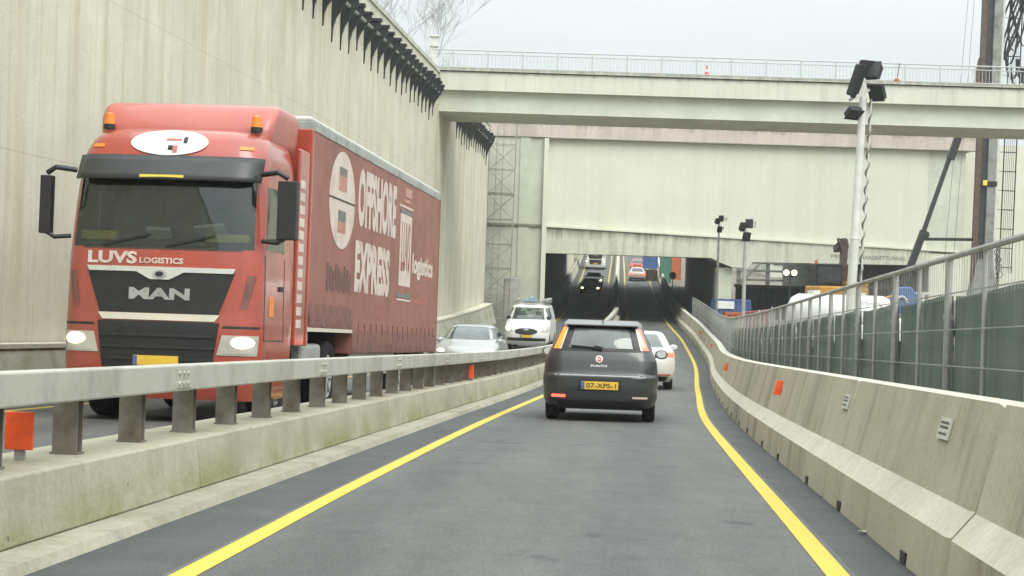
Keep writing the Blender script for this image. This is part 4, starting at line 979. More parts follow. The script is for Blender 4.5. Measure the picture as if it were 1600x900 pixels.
# --- traffic inside and beyond the tunnel
def far_car(name, label, lat, Y, onc, paint, lampmat=None, tail=None, dx=0):
    loc, rot = place(lat, Y, onc, OR_ if onc else LY)
    wn = dict(EW); wn['mirror'] = (.70, 1.0, paint)
    t, lf = make_car(name, label, loc, rot, ES, paint, wn, (.32, .2, -1.38, 1.42), cabin=False)
    if onc: front_kit(t, lf, (.60, .78), (.50, .84), lampmat is not None, (.36, .52, .38, .42), .40, lampmat or 'lamp')
    else:
        for sx in (-1, 1):
            b = MB(); lf.patch(b, 'rear', .70, .86, *sorted((sx*.45, sx*.88)), *sorted((sx*.48, sx*.87)), .012); obj('tail_light', b, M[tail], t, smooth=60)
        b = MB(); lf.patch(b, 'rear', .21, .40, -.75, .75, -.75, .75, .01); obj('bumper_skirt', b, M['black'], t, smooth=60)
        plate_part(t, lf, 'rear', .60, None, .52, .11, .012)
    return t
far_car('black_car', 'black oncoming car with both warm headlights lit in the tunnel shade', -5.4, 166, True, M['carblack'], 'lampwarm')
far_car('silver_car', 'silver oncoming car just behind the black one at the tunnel far end', -5.75, 187, True, M['silver'], 'lampwarm')
far_car('rose_car', 'pale rose sedan with lit tail lights going away beyond the tunnel', -1.75, 207, False, M['pinkish'], tail='brake')
far_car('red_car', 'red car farthest ahead in our lane, cut by the tunnel roof edge', -2.0, 234, False, M['carred'], tail='brake')

# ------------------------------------------------------------------ trucks
def truck_cab(t, paint, paint2, full=True):
    lv = [(.28, 1.19, -.9, 1.02, .15, .22, .02, .06), (.45, 1.23, -.9, 1.08, .15, .26, .02, .07), (.7, 1.245, -.9, 1.12, .15, .28, .02, .08), (1.1, 1.245, -.95, 1.13, .15, .28, .02, .08), (1.3, 1.24, -.98, 1.11, .15, .26, .02, .08), (1.9, 1.235, -1.0, 1.08, .15, .25, .02, .08),
          (2.1, 1.23, -1.0, 1.06, .15, .25, .02, .08), (2.9, 1.20, -1.0, .95, .15, .28, .02, .09), (3.2, 1.18, -1.0, .88, .15, .32, .02, .1), (3.42, 1.12, -1.0, .76, .15, .36, .02, .1), (3.53, 1.04, -1.0, .60, .15, .4, .02, .1), (3.58, .9, -.95, .40, .15, .4, .02, .08)]
    lf = Loft(lv); cuts = []
    if full:
        c = MB(); c.prism([(-1.13, 2.08), (1.13, 2.08), (1.10, 2.95), (-1.10, 2.95)], 1, -.3, 2.0); cuts.append(c)
        c = MB(); c.prism([(-.25, 2.12), (.72, 2.12), (.62, 2.85), (-.25, 2.85)], 0, -2, 2); cuts.append(c)
    obj('cab', boolean(lf.mb(40), [paint, M['cabin']], cuts, M['cabin']) if cuts else lf.mb(40).mesh('cab', paint, 35), None, t)
    # roof fairing
    fl = Loft([(3.40, 1.08, -1.35, .28, .06, .12, .02, .05), (3.6, 1.12, -1.35, .24, .06, .12, .02, .05), (3.80, 1.14, -1.35, .12, .06, .12, .02, .05), (3.90, 1.13, -1.35, .0, .06, .12, .02, .05), (3.945, 1.09, -1.33, -.12, .06, .12, .02, .05), (3.955, 1.0, -1.28, -.25, .06, .12, .02, .05)])
    obj('roof_fairing', fl.mb(20), paint2, t, smooth=40)  # paler second colour; on the red cab it paints in reflected sky
    gm = M['glassclear'] if full else M['glassdark']
    b = MB(); lf.patch(b, 'front', 2.06, 2.97, -1.15, 1.15, -1.12, 1.12, .004, inset=0); obj('windscreen', b, gm, t, smooth=60)
    for kind in ('right', 'left'):
        b = MB(); lf.patch(b, kind, 2.10, 2.87, -.27, .74, -.27, .64, .004, inset=0); obj('side_window', b, gm, t, smooth=60)
        b = MB(); lf.patch(b, kind, 1.0, 2.03, -.30, -.285, -.30, -.285, .004, nu=2); lf.patch(b, kind, 1.0, 2.03, .78, .795, .78, .795, .004, nu=2); lf.patch(b, kind, 1.0, 1.015, -.285, .78, -.285, .78, .004); obj('door_gap', b, M['black'], t)
        b = MB(); lf.patch(b, kind, 1.62, 1.68, -.2, .02, -.2, .02, .02, nu=3, nv=2); obj('door_handle', b, M['black'], t)
    # sun visor standing off the screen
    b = MB(); vs = []
    for j in range(5):
        for i in range(17):
            x = -1.17+2.34*i/16; z = 2.90+.30*j/4; vs.append((x, lf.front(x, 2.95)+.20-.05*j, z))
    b.add(vs, [(j*17+i, j*17+i+1, (j+1)*17+i+1, (j+1)*17+i) for j in range(4) for i in range(16)])
    o = obj('sun_visor', b, M['visor'], t, smooth=60); md = o.modifiers.new('s', 'SOLIDIFY'); md.thickness = .02
    for sx in (-1, 1):
        b = MB(); b.box(sx*.93-.02, sx*.93+.02, 0, .2, 0, .03); 
    # grilles
    P = lambda name, mat, z0, z1, a0, a1, e=.012, par=t, nu=14: obj(name, lf.patch(MB(), 'front', z0, z1, -a0, a0, -a1, a1, e, nu=nu), mat, par, smooth=60)
    P('upper_grille', M['black'], 1.30, 1.80, .74, .92)
    lg = P('lower_grille', M['black'], .62, 1.20, .68, .76)
    b = MB()
    for zz in (.74, .88, 1.02): lf.patch(b, 'front', zz, zz+.035, -.70, .70, -.70, .70, .03, nv=2)
    obj('grille_bar', b, M['dark'], lg, smooth=60)
    P('lower_trim', M['cream'], 1.215, 1.295, .70, .76, .02)
    ct = P('chrome_strip', M['chrome'], 1.79, 1.85, .90, .93, .03)
    b = MB(); lf.patch(b, 'front', 1.70, 1.79, -.12, .12, -.30, .30, .031); obj('badge_holder', b, M['chrome'], ct, smooth=60)
    b = MB(); lf.disc(b, 'front', 0, 1.765, .085, .05, .045); obj('emblem', b, M['galv'], ct)
    b = MB(); lf.disc(b, 'front', 0, 1.765, .05, .03, .052); obj('emblem', b, M['dark'], ct)
    for sx in (-1, 1):
        b = MB(); lf.patch(b, 'front', .82, 1.06, *sorted((sx*.74, sx*1.20)), *sorted((sx*.80, sx*1.215)), .012); o = obj('headlight', b, M['lampedge'], t, smooth=60)
        b = MB(); lf.disc(b, 'front', sx*1.045, .975, .135, .068, .022); obj('lamp', b, M['lamp'], o, smooth=60)
        b = MB(); lf.patch(b, 'front', .84, .885, *sorted((sx*.80, sx*1.18)), *sorted((sx*.80, sx*1.18)), .018, nv=2); obj('indicator', b, M['lampedge'], o, smooth=60)
        b = MB(); lf.patch(b, 'front', 1.14, 1.17, *sorted((sx*.80, sx*1.24)), *sorted((sx*.80, sx*1.24)), .003, nv=2); obj('bumper_gap', b, M['black'], t, smooth=60)
        b = MB(); lf.patch(b, 'front', 1.38, 1.78, *sorted((sx*1.0, sx*1.09)), *sorted((sx*1.07, sx*1.17)), .006, nu=4); obj('air_vane', b, M['truck_red2'] if not full else M['curtain_dirty'], t, smooth=60)
        b = MB(); lf.patch(b, 'front', 3.30, 3.34, *sorted((sx*.86, sx*1.02)), *sorted((sx*.86, sx*1.02)), .012, nu=4, nv=2); obj('marker_light', b, M['amber'], t)
        # main mirror: arm, housing and glass
        b = MB(); xm = sx*1.52
        b.tube([(sx*1.17, .86, 3.0), (sx*1.40, .98, 3.02), (sx*1.52, .95, 2.95)], .035, 8); b.tube([(sx*1.2, .9, 2.2), (sx*1.40, .95, 2.18), (sx*1.52, .95, 2.25)], .03, 8)
        mw = .07 if sx > 0 else .12
        b.box(xm-mw, xm+mw, .84, 1.0, 2.22, 2.92)
        o = obj('mirror', b, M['black'], t, bevel=.04)
        b = MB(); b.box(xm-mw+.02, xm+mw-.02, .825, .838, 2.27, 2.87); obj('mirror_glass', b, M['chrome'], o)
    b = MB(); lf.patch(b, 'front', .30, .58, -1.0, 1.0, -1.08, 1.08, .004); obj('bumper', b, paint, t, smooth=60)
    plate_part(t, lf, 'front', .735, None, .56, .115, .04)
    return lf
def truck_chassis(t, y_rear, axles, cabpaint):
    b = MB()
    for sx in (-.42, .42): b.box(sx-.05, sx+.05, y_rear, .4, .62, .90)
    b.box(-.9, .9, -.95, .9, .60, .86); obj('chassis', b, M['dark'], t)
    for sx in (-1, 1): b = MB(); b.box(*sorted((sx*.72, sx*1.18)), -3.15, -1.9, .50, .98); obj('fuel_tank', b, M['galv'], t, bevel=.06)
    for yy in axles:
        for sx in (-1, 1): add_wheel(t, sx*1.03, yy, .51, .34, sx, 8, M['galv'])

Yt = 23.6+1.12
p = W(-6.05, Yt); TSC = 1.035; hd = head(lambda q: 0, Yt)
TROT = (-pit(Yt), 0, hd+PI-math.radians(1.55))
tk = thing('red_truck', 'red articulated truck with curtain trailer coming towards us on the left', 'truck', p, TROT); tk.scale = (1.01, 1, TSC)
lf = truck_cab(tk, M['truck_red'], M['truck_red2'])
F = lambda e: (lambda a, z: lf.pt('front', -a, z, e))     # mirrored: text reads from the viewer's left
b = MB(); text_mb(b, 'MAN', F(.016), -.38, .38, 1.46, 1.60, .045); obj('lettering', b, M['galv'], tk)
b = MB(); text_mb(b, 'LUVS', F(.012), -.93, -.30, 1.88, 2.03, .04); text_mb(b, 'LOGISTICS', F(.012), -.27, .28, 1.89, 1.96, .03); obj('lettering', b, M['letter'], tk)
b = MB(); lf.disc(b, 'front', 0.03, 3.37, .49, .165, .02); em = obj('emblem', b, M['white'], tk, smooth=60)
b = MB()
for (a0, a1, z0, z1, mi) in ((-.10, .10, 3.39, 3.42, 0), (-.06, .0, 3.24, 3.33, 0), (.0, .06, 3.27, 3.33, 1), (-.17, -.12, 3.36, 3.44, 1)):
    lf.patch(b, 'front', z0, z1, a0-.03, a1-.03, a0-.03, a1-.03, .026, nu=3, nv=2, mi=mi)
obj('emblem_mark', b, [M['truck_red2'], M['dark']], em)
b = MB(); b.box(-.25, .30, 1.12, 1.125, 2.905, 2.95); obj('visor_strip', b, M['yell'], tk)
# cab interior: dash, seats, things lying on the dash
b = MB(); b.box(-1.1, 1.1, .35, .93, 2.02, 2.16); obj('dashboard', b, M['cabin'], tk, bevel=.03)
for (a0, a1, z1, m_) in ((.62, 1.07, 2.26, 'yell'), (-1.05, -.5, 2.25, 'yell')):
    b = MB(); b.box(a0, a1, .78, .93, 2.165, z1+.02); obj('dash_cloth', b, M[m_], tk, bevel=.02)
b = MB(); b.box(-.72, -.35, .70, .9, 2.30, 2.34, rot=(.5, .1, 0)); b.box(-.05, .25, .78, .92, 2.24, 2.30, rot=(.7, 0, 0)); obj('dash_paper', b, M['white'], tk)
for sx in (-.62, .62):
    b = MB(); b.box(sx-.28, sx+.28, -.25, -.08, 1.9, 2.68); obj('seat', b, M['seat'], tk, bevel=.06)
b = MB()
for x_ in (-.55, .25): b.bar((x_+.5, lf.front(x_+.5, 2.1)+.03, 2.1), (x_-.1, lf.front(x_-.1, 2.3)+.035, 2.24), .03, .025)
obj('wiper', b, M['black'], tk)
for sx in (-1, 1):
    b = MB(); b.lathe([(0, 0), (0, .075), (.06, .075)], (sx*.95, .33, 3.56), 'Z', 14, 1); b.lathe([(.06, .07), (.19, .06), (.21, 0)], (sx*.95, .33, 3.56), 'Z', 14, 0); obj('beacon', b, [M['amber'], M['black']], tk, smooth=40)
# side fairings behind the cab, with the white ladder lettering
for sx in (-1, 1):
    b = MB(); b.box(*sorted((sx*1.19, sx*1.243)), -1.62, -1.02, .95, 3.5); sf = obj('side_fairing', b, M['truck_red'], tk, bevel=.015)
    b = MB()
    for k in range(12): b.box(*sorted((sx*1.244, sx*1.25)), -1.36, -1.06, 1.18+.165*k, 1.29+.165*k)
    obj('lettering', b, M['letter'], sf)
    b = MB(); b.box(*sorted((sx*1.05, sx*1.24)), -1.6, .15, .42, .96, 0) if False else None
b = MB(); lf.patch(b, 'left', 1.30, 1.55, .28, .52, .28, .52, .006, nu=3); obj('sticker', b, M['amber'], tk)
truck_chassis(tk, -6.0, (.0-.35, -3.75), None)
# mudguard of the steering axle
for sx in (-1, 1):
    b = MB(); pts = [(1.0*math.cos(a)*.68-.35, .51+.66*math.sin(a)) for a in np.linspace(.15, PI-.15, 12)]
    for i in range(11):
        (ya, za), (yb, zb_) = pts[i], pts[i+1]
        b.add([(sx*.8, ya, za), (sx*1.235, ya, za), (sx*1.235, yb, zb_), (sx*.8, yb, zb_)], [(0, 1, 2, 3)])
    o = obj('mudguard', b, M['black'], tk); md = o.modifiers.new('s', 'SOLIDIFY'); md.thickness = .03
# trailer
TY0, TY1, TZ0, TZ1 = -1.75, -14.6, 1.20, 3.98
b = MB(); b.box(-1.25, 1.25, TY1, TY0, TZ0, TZ1-.14); bd = obj('trailer_box', b, M['curtain'], tk)
b = MB(); b.box(-1.249, 1.249, TY1, TY0-3.4, .84, TZ0-.002); obj('lower_body', b, M['curtain'], tk)
b = MB(); b.box(-1.262, 1.262, TY1-.01, TY0+.02, TZ1-.165, TZ1-.04); obj('top_rail', b, M['galv'], tk, bevel=.01)
b = MB(); b.box(-1.22, 1.22, TY1+.01, TY0-.01, TZ1-.037, TZ1+.03); obj('trailer_roof', b, M['offwhite'], tk, bevel=.03)
b = MB(); b.box(-1.258, 1.258, TY0-.06, TY0+.045, .95, TZ1-.14); obj('front_post', b, M['truck_red'], tk, bevel=.02)
b = MB(); b.box(-1.256, 1.256, TY1-.02, TY1+.08, .95, TZ1-.14); obj('rear_post', b, M['curtain_dirty'], tk, bevel=.01)
for sx in (-1, 1):
    e = sx*1.2512
    for (sa, sb, zs_, n) in ((.08, 3.4, (1.21, 1.30, 1.40, 1.52), 18), (3.4, 12.75, (.85, .95, 1.06, 1.18), 60)):
        b = MB(); vs = []
        for i in range(n+1):
            yy = TY0-sa-(sb-sa)*i/n
            for z, q in zip(zs_, (.012, .018, .012, .003)): vs.append((sx*(1.252+q*abs(math.sin(i*2.4+z*23))), yy, z+.014*math.sin(i*1.7)))
        b.add(vs, [(i*4+k, i*4+4+k, i*4+5+k, i*4+1+k) for i in range(n) for k in range(3)]); obj('curtain_hem', b, M['curtain_dirty'], tk, smooth=60)
    for i in range(16):
        b = MB(); b.box(*sorted((e, e+sx*.012)), TY1+.5+.56*i-.02, TY1+.5+.56*i+.02, .9, 1.3); obj('strap', b, M['curtain_dirty'], tk)
b = MB(); b.box(-1.26, 1.26, TY0-3.4, TY0, 1.145, 1.197); obj('white_sill', b, M['cream'], tk)
b = MB(); b.box(-1.0, 1.0, TY0-3.38, TY0-3.3, .5, 1.14); obj('bulkhead', b, M['dark'], tk)
side = lambda s_: TY0-s_
# in the truck's own frame the flank towards our lane is its left side (x < 0)
G = lambda e: (lambda s_, z: (-1.2515-e, side(s_), z))
b = MB()
def flank(b, s0, s1, z0, z1, e, mi=0): b.add([G(e)(s0, z0), G(e)(s1, z0), G(e)(s1, z1), G(e)(s0, z1)], [(0, 1, 2, 3)], mi)
def oval(b, cs, cz, rs, rz, e, mi=0):
    n = 40; b.add([G(e)(cs+rs*math.cos(2*PI*i/n), cz+rz*math.sin(2*PI*i/n)) for i in range(n)], [tuple(range(n))], mi)
oval(b, 2.25, 3.05, 1.02, .70, .003); em = obj('emblem', b, M['letter'], bd)
b = MB()
flank(b, 1.95, 2.55, 3.18, 3.40, .006, 0); flank(b, 1.95, 2.55, 3.40, 3.52, .006, 1); flank(b, 1.95, 2.55, 2.58, 2.74, .006, 0); flank(b, 1.95, 2.55, 2.74, 2.90, .006, 1); flank(b, 1.23, 3.27, 3.035, 3.06, .008, 2)
obj('emblem_mark', b, [M['truck_red2'], M['letter_dark'], M['black']], em)
b = MB(); text_mb(b, 'OFFSHORE', G(.003), 3.55, 7.25, 2.76, 3.66, .055); obj('lettering', b, M['letter'], bd)
b = MB(); text_mb(b, 'EXPRESS', G(.003), 3.45, 6.75, 1.76, 2.56, .055); obj('lettering', b, M['letter'], bd)
b = MB(); flank(b, 7.75, 9.1, 2.0, 3.25, .003, 0); flank(b, 7.75, 9.1, 3.25, 3.33, .004, 1); flank(b, 7.6, 9.2, 1.80, 1.88, .004, 1); flank(b, 7.6, 9.2, 3.36, 3.40, .004, 2); flank(b, 7.6, 9.2, 1.74, 1.775, .004, 2)
lg = obj('logo_panel', b, [M['letter'], M['letter_dark'], M['letter']], bd)
b = MB(); text_mb(b, 'LUVS', G(.006), 7.95, 8.95, 2.25, 3.12, .02); obj('lettering', b, M['truck_red'], lg)
b = MB(); text_mb(b, 'logistics', G(.003), 9.3, 12.0, 2.16, 2.62, .045); obj('lettering', b, M['letter'], bd)
b = MB(); flank(b, 8.2, 9.0, 3.56, 3.72, .003); flank(b, 8.1, 8.9, 3.46, 3.52, .003); flank(b, 9.7, 10.3, 1.98, 2.06, .003); flank(b, 9.6, 11.2, 1.72, 1.82, .003)
rnd = random.Random(4)
for i in range(16): a0 = 5.3+rnd.random()*.7; z0 = 1.32+rnd.random()*.3; flank(b, a0, a0+.09, z0, z0+.05, .003)
obj('small_print', b, M['truck_red2'], bd)
b = MB()
for i in range(9): a0 = 1.25+.22*i; flank(b, a0, a0+.15, 1.72+.03*(i % 2), 2.12-.05*(i % 3), .003)
obj('faded_print', b, plain('faded_dark_print', (.13, .065, .055), .6), bd)
for yy in (-10.2, -11.5, -12.8):
    for sx in (-1, 1): add_wheel(tk, sx*1.05, yy, .50, .36, sx, 8, M['galv'])
b = MB(); b.box(-.55, -.45, -14.4, -2.2, .75, 1.01); b.box(.45, .55, -14.4, -2.2, .75, 1.01); obj('trailer_frame', b, M['dark'], tk)
b = MB()
for sx in (-1, 1): b.box(*sorted((sx*1.19, sx*1.22)), -9.4, -5.2, .50, .62); b.box(*sorted((sx*1.19, sx*1.22)), -9.4, -5.2, .72, .84)
obj('side_guard', b, M['galv'], tk)

loc, rot = place(-7.15, 236.0, True, OR_)
ft = thing('white_truck', 'white truck with dark windscreen coming out of the bright far end', 'truck', loc, rot)
truck_cab(ft, M['white'], M['white'], False); truck_chassis(ft, -6, (-.35, -3.75), None)
b = MB(); b.box(-1.25, 1.25, -8, -1.3, 1.0, 3.9); obj('cargo_box', b, M['offwhite'], ft, bevel=.03)
b = MB(); b.box(-.62, .62, 1.25, 1.28, 2.2, 2.72); obj('yellow_board', b, M['plate'], ft)

# ------------------------------------------------------------------ lamp posts and floodlights
def flood(m, c, rx, rz, w=.42, h=.34, d=.14):
    R = Euler((rx, 0, rz)).to_matrix()
    q = MB(); q.box(-w/2, w/2, -d/2, d/2, -h/2, h/2); q.box(-w/2-.03, w/2+.03, -d/2-.03, -d/2, -h/2-.03, h/2+.03)
    for i in range(4): q.box(-w/2+.06+i*.09, -w/2+.08+i*.09, d/2, d/2+.05, -h/2+.03, h/2-.03)
    m.add([R @ Vector(v)+Vector(c) for v in q.v], q.f)
lp = thing('lamp_post', 'tallest white lamp post with black floodlights and a twisted cable, behind the fence', 'lamp post', (8.42, 48, zr(48)+.4), (0, .03, 0), 'site floodlight posts')
b = MB(); b.tube([(0, 0, 0), (0, 0, 3.5)], .118, 18); b.tube([(0, 0, 3.5), (0, 0, 3.58), (0, 0, 7.05)], [.13, .11, .092], 18); obj('pole', b, M['offwhite'], lp, smooth=40)
b = MB(); b.box(-.5, .5, -.3, .3, -.1, .25); obj('base', b, M['jersey'], lp, bevel=.02)
b = MB(); pts = [(.20+.04*math.cos(t*9), -.05+.045*math.sin(t*9), .2+t*.62) for t in np.linspace(0, 10.9, 330)]; b.tube(pts, .024, 5, cap=False); b.mi = 1; b.tube([(.22, -.05, .1), (.2, -.05, 7.0)], .02, 5); obj('cable', b, [M['post'], M['offwhite']], lp)
b = MB(); b.bar((-.35, 0, 6.95), (.3, 0, 7.35), .08, .08); b.bar((0, 0, 6.9), (0, 0, 7.4), .1, .1); obj('head_bar', b, M['offwhite'], lp)
for c, rx, rz, w_, h_ in (((-.22, -.1, 7.45), .3, .9, .28, .80), ((-.25, -.12, 6.65), .9, .5, .36, .30), ((.22, .05, 7.72), -.5, -.7, .34, .42), ((.34, -.05, 7.2), .45, -.8, .38, .38), ((.05, .15, 7.8), .2, .3, .36, .36)):
    b = MB(); flood(b, c, rx, rz, w_, h_); obj('floodlight', b, M['dark'], lp, bevel=.02)
def small_post(x, y, z0, h, label, s=1.):
    t = thing('lamp_post', label, 'lamp post', (x, y, z0), (0, 0, 0), 'site floodlight posts')
    b = MB(); b.tube([(0, 0, 0), (0, 0, h*.55), (0, 0, h)], [.11*s, .10*s, .075*s], 14); obj('pole', b, M['galv'], t, smooth=40)
    b = MB(); b.bar((-.3*s, 0, h-.02), (.3*s, 0, h+.05), .05, .05); obj('head_bar', b, M['galv'], t)
    for c, rx, rz in (((-.17, -.05, h+.05), .4, .6), ((.2, .05, h+.16), -.2, -.5), ((.02, -.08, h-.35), .5, .2)):
        b = MB(); flood(b, (c[0]*s, c[1], c[2]), rx, rz, .34*s, .42*s); obj('floodlight', b, M['dark'], t, bevel=.02)
small_post(10.25, 96, -1.1, 6.1, 'thin grey lamp post with one black lamp head, farther left of two', .6)
small_post(9.66, 80, -1.4, 5.55, 'grey lamp post with a cluster of black lamps in front of the portal pillar', .8)
tl = thing('light_tower', 'dark mast with two round lit lamps under the right tunnel opening', 'light tower', (16.85, 116.5, -.9))
b = MB(); b.tube([(0, 0, 0), (0, 0, 3.6)], .05, 8); b.bar((-.4, 0, 3.55), (.4, 0, 3.55), .06, .06); b.box(-.5, .5, -.7, .7, 0, .5); obj('mast', b, M['dark'], tl)
for sx in (-.24, .24):
    b = MB(); b.lathe([(.0, 0), (0, .2), (.14, .16), (.2, 0)], (sx, -.02, 3.78), 'Y', 18); o = obj('lamp_housing', b, M['dark'], tl, smooth=40)
    b = MB(); b.lathe([(-.03, 0), (-.02, .1), (0.0, .17)], (sx, -.025, 3.78), 'Y', 18); obj('lamp', b, M['lampwarm'], o, smooth=40)

# ------------------------------------------------------------------ scaffold tower against the left pier
sf = thing('scaffold_tower', 'slim grey scaffold tower standing in the corner beside the portal', 'scaffold', (-1.75, 115.2, -.75), (0, .012, 0))
SW, SD, SH = 1.6, 1.2, 12.3
for xx_ in (0, SW):
    for yy in (0, SD):
        b = MB(); b.tube([(xx_, yy, 0), (xx_, yy, SH)], .035, 6); obj('upright', b, M['scaf'], sf)
b = MB(); z = .3; k = 0
while z < SH-.2:
    for yy in (0, SD): b.tube([(0, yy, z), (SW, yy, z)], .024, 5)
    for xx_ in (0, SW): b.tube([(xx_, 0, z), (xx_, SD, z)], .024, 5)
    if z+1.5 < SH:
        a_, c_ = (0, SW) if k % 2 else (SW, 0)
        b.tube([(a_, 0, z), (c_, 0, z+1.5)], .022, 5); b.tube([(c_, SD, z), (a_, SD, z+1.5)], .022, 5); b.tube([(SW, 0, z), (SW, SD, z+1.5)], .022, 5)
    z += 1.5; k += 1
obj('bracing', b, M['scaf'], sf)
b = MB()
for xx_ in (.45, .85): b.tube([(xx_, .1, 0), (xx_, .1, SH-.4)], .02, 5)
z = .3
while z < SH-.5: b.tube([(.45, .1, z), (.85, .1, z)], .013, 4); z += .3
obj('ladder', b, M['scaf'], sf)
b = MB()
for zz in (3.35, 7.85): b.box(.05, SW-.05, .05, SD-.05, zz, zz+.05)
obj('deck_board', b, M['scaf'], sf)
gt = thing('site_cabinet', 'grey metal cabinet at the foot of the scaffold tower', 'cabinet', (.0, 116.4, -.6))
b = MB(); b.box(-.5, .45, -.3, .3, 0, 2.6); obj('case', b, M['galv'], gt, bevel=.03)
b = MB(); b.box(-.42, .37, -.32, -.303, .2, 2.4); b.box(.2, .24, -.36, -.32, 1.1, 1.3); obj('door', b, M['rail'], gt)

# ------------------------------------------------------------------ drill rig on the site
RX, RYY = 25.6, 105.0
rg = thing('drill_rig', 'tall drilling rig with rusty grey mast behind the right end of the bridge', 'drill rig', (RX, RYY, zr(RYY)+.53), (0, .012, 0))
H = 26
b = MB(); b.box(-.55, -.36, -.3, .3, 1.5, H); b.box(-.61, -.53, -.36, -.2, 1.5, H); obj('rail_channel', b, M['rust'], rg)
b = MB(); b.box(-.357, .02, -.15, .25, 1.5, H)
for k in range(40): b.box(-.30, -.06, -.18, -.151, 1.8+.6*k, 1.95+.6*k)
obj('rack', b, M['mastblue'], rg)
b = MB(); b.box(.023, .50, -.32, .32, 1.0, H); obj('mast_box', b, M['mastgrey'], rg, bevel=.03)
b = MB(); b.box(.503, .63, -.25, .1, 2, H); obj('guide_rail', b, M['offwhite'], rg)
b = MB(); b.prism([(-.62, 11.9), (-1.15, 12.0), (-.62, 15.2)], 1, -.25, .25); obj('head_gusset', b, M['rust'], rg)
b = MB(); b.prism([(-.9, .8), (-.36, 4.2), (.5, 4.2), (.95, .8)], 1, -.42, .42); obj('mast_foot', b, M['mastgrey'], rg)
b = MB(); b.bar((-4.3, -.3, 2.6), (-3.3, -.2, 5.6), .34, .34); b.bar((-3.3, -.2, 5.6), (-1.9, .1, 10.0), .22, .22); b.bar((-1.95, .1, 9.6), (-.9, .1, 13.0), .38, .38); obj('raker', b, M['dark'], rg)
b = MB(); b.bar((-3.35, -.2, 5.15), (-.45, 0, 5.25), .16, .16); b.lathe([(-.1, .0), (-.1, .2), (.1, .2), (.1, 0)], (-3.2, -.25, 5.4), 'Y', 14); obj('strut', b, M['dark'], rg)
b = MB(); b.box(-.12, .55, -.40, -.33, 8.2, 8.45); obj('clamp', b, M['black'], rg)
b = MB(); b.box(-.22, .0, -.42, -.34, 8.22, 8.5); obj('warning_tag', b, M['yell'], rg)
b = MB()
for xx_ in (.95, 1.62): b.tube([(xx_, 0, 3.5), (xx_, 0, H)], .035, 6)
for k in range(22): b.tube([(.95, 0, 3.8+1.05*k), (1.62, 0, 3.8+1.05*k)], .03, 5); b.tube([(.5, 0, 3.8+1.05*k), (.95, 0, 3.8+1.05*k)], .02, 4)
for xx_ in (1.1, 1.2, 1.3, 1.4, 1.5): b.tube([(xx_, .05, 3.5), (xx_, .05, H)], .012, 4)
obj('ladder_cage', b, M['dark'], rg)
b = MB()
for k in range(5):
    xa = .9+.12*k; pts = [(xa+.25*math.sin(t*2+k), -.15-.05*k, 14.6+abs(t-1.6)*2.2+.25*k) for t in np.linspace(0, 6, 22)]
    b.tube([(p_[0]+.22*math.sin(i*.5+k), p_[1], p_[2]) for i, p_ in enumerate(pts)], .055, 6, cap=False)
for k in range(4):
    cx = 1.15+.28*k; b.tube([(cx+.35*math.cos(a), -.2, 15.2+1.1*math.sin(a)-(.4 if k % 2 else 0)) for a in np.linspace(PI, 2*PI, 12)], .06, 6)
obj('hose', b, M['black'], rg, smooth=60)
b = MB()
for k in range(4):
    b.tube([(.8+.1*math.sin(t*3+k), -.2, 5.2-t*.9) for t in np.linspace(0, 3, 14)], .03, 5)
    b.lathe([(-.02, .18), (.02, .18), (.02, .14), (-.02, .14), (-.02, .18)], (.75+.06*k, -.25, 4.6-.4*k), 'Y', 12)
obj('hose', b, M['dark'], rg)
b = MB(); b.tube([(-2.1, 0, 3.2), (-1.2, 0, 22)], .012, 4); b.tube([(-1.6, 0, 3.2), (-.9, 0, 22)], .012, 4); obj('wire_rope', b, M['dark'], rg)
b = MB(); b.box(-2.6, 1.6, -1.2, 3.2, .75, 1.9); obj('engine_house', b, M['mastgrey'], rg, bevel=.08)
for sx in (-1.9, .9):
    b = MB(); b.prism([(-2.2, .1), (-1.9, 0), (3.2, 0), (3.5, .1), (3.6, .45), (3.2, .74), (-1.9, .74), (-2.3, .45)], 0, sx-.35, sx+.35); obj('crawler_track', b, M['dark'], rg)

# ------------------------------------------------------------------ site objects seen above the fence
def container(name, label, x, y, z, w, d, h, mat, rot=0, sign=None):
    t = thing(name, label, 'container', (x, y, z), (0, 0, rot))
    b = MB(); n = int(w/.22); pts = []
    for i in range(n):
        a = -w/2+w*i/n; s_ = w/n; pts += [(a, -d/2), (a+s_*.3, -d/2), (a+s_*.45, -d/2+.04), (a+s_*.8, -d/2+.04)]
    pts += [(w/2, -d/2), (w/2, d/2), (-w/2, d/2)]
    b.prism(pts, 2, .1, h-.1); obj('box', b, mat, t)
    b = MB()
    for (zz0, zz1) in ((0, .12), (h-.12, h)): b.box(-w/2-.02, w/2+.02, -d/2-.02, d/2+.02, zz0, zz1)
    for sx in (-1, 1): b.box(sx*w/2-.05, sx*w/2+.05, -d/2-.03, -d/2+.05, .1, h-.1)
    obj('corner_frame', b, mat, t)
    if sign:
        b = MB(); b.box(*sign[0], -d/2-.04, -d/2-.025, *sign[1]); obj('sign_board', b, M['white'], t)
    return t
container('blue_container', 'blue container with a white board, behind the thin lamp post', 12.42, 109, zr(109)+.5, 1.9, 2.0, 1.5, M['cblue'], .05, ((-.9, .05), (.95, 1.38)))
container('orange_container', 'orange box container in front of the blue container', 10.62, 92, zr(92)+.42, .85, 1.0, 1.35, M['corange'], .05)
container('orange_container', 'tall orange container in the daylight beyond the right of the tunnel', 17.9, 215, 2.9, 1.5, 4, 4.0, M['corange'], 0)
container('green_container', 'dark green cabin standing between the containers beyond the tunnel', 16.3, 205, 2.5, 1.0, 3, 4.4, M['cgreen'], 0)
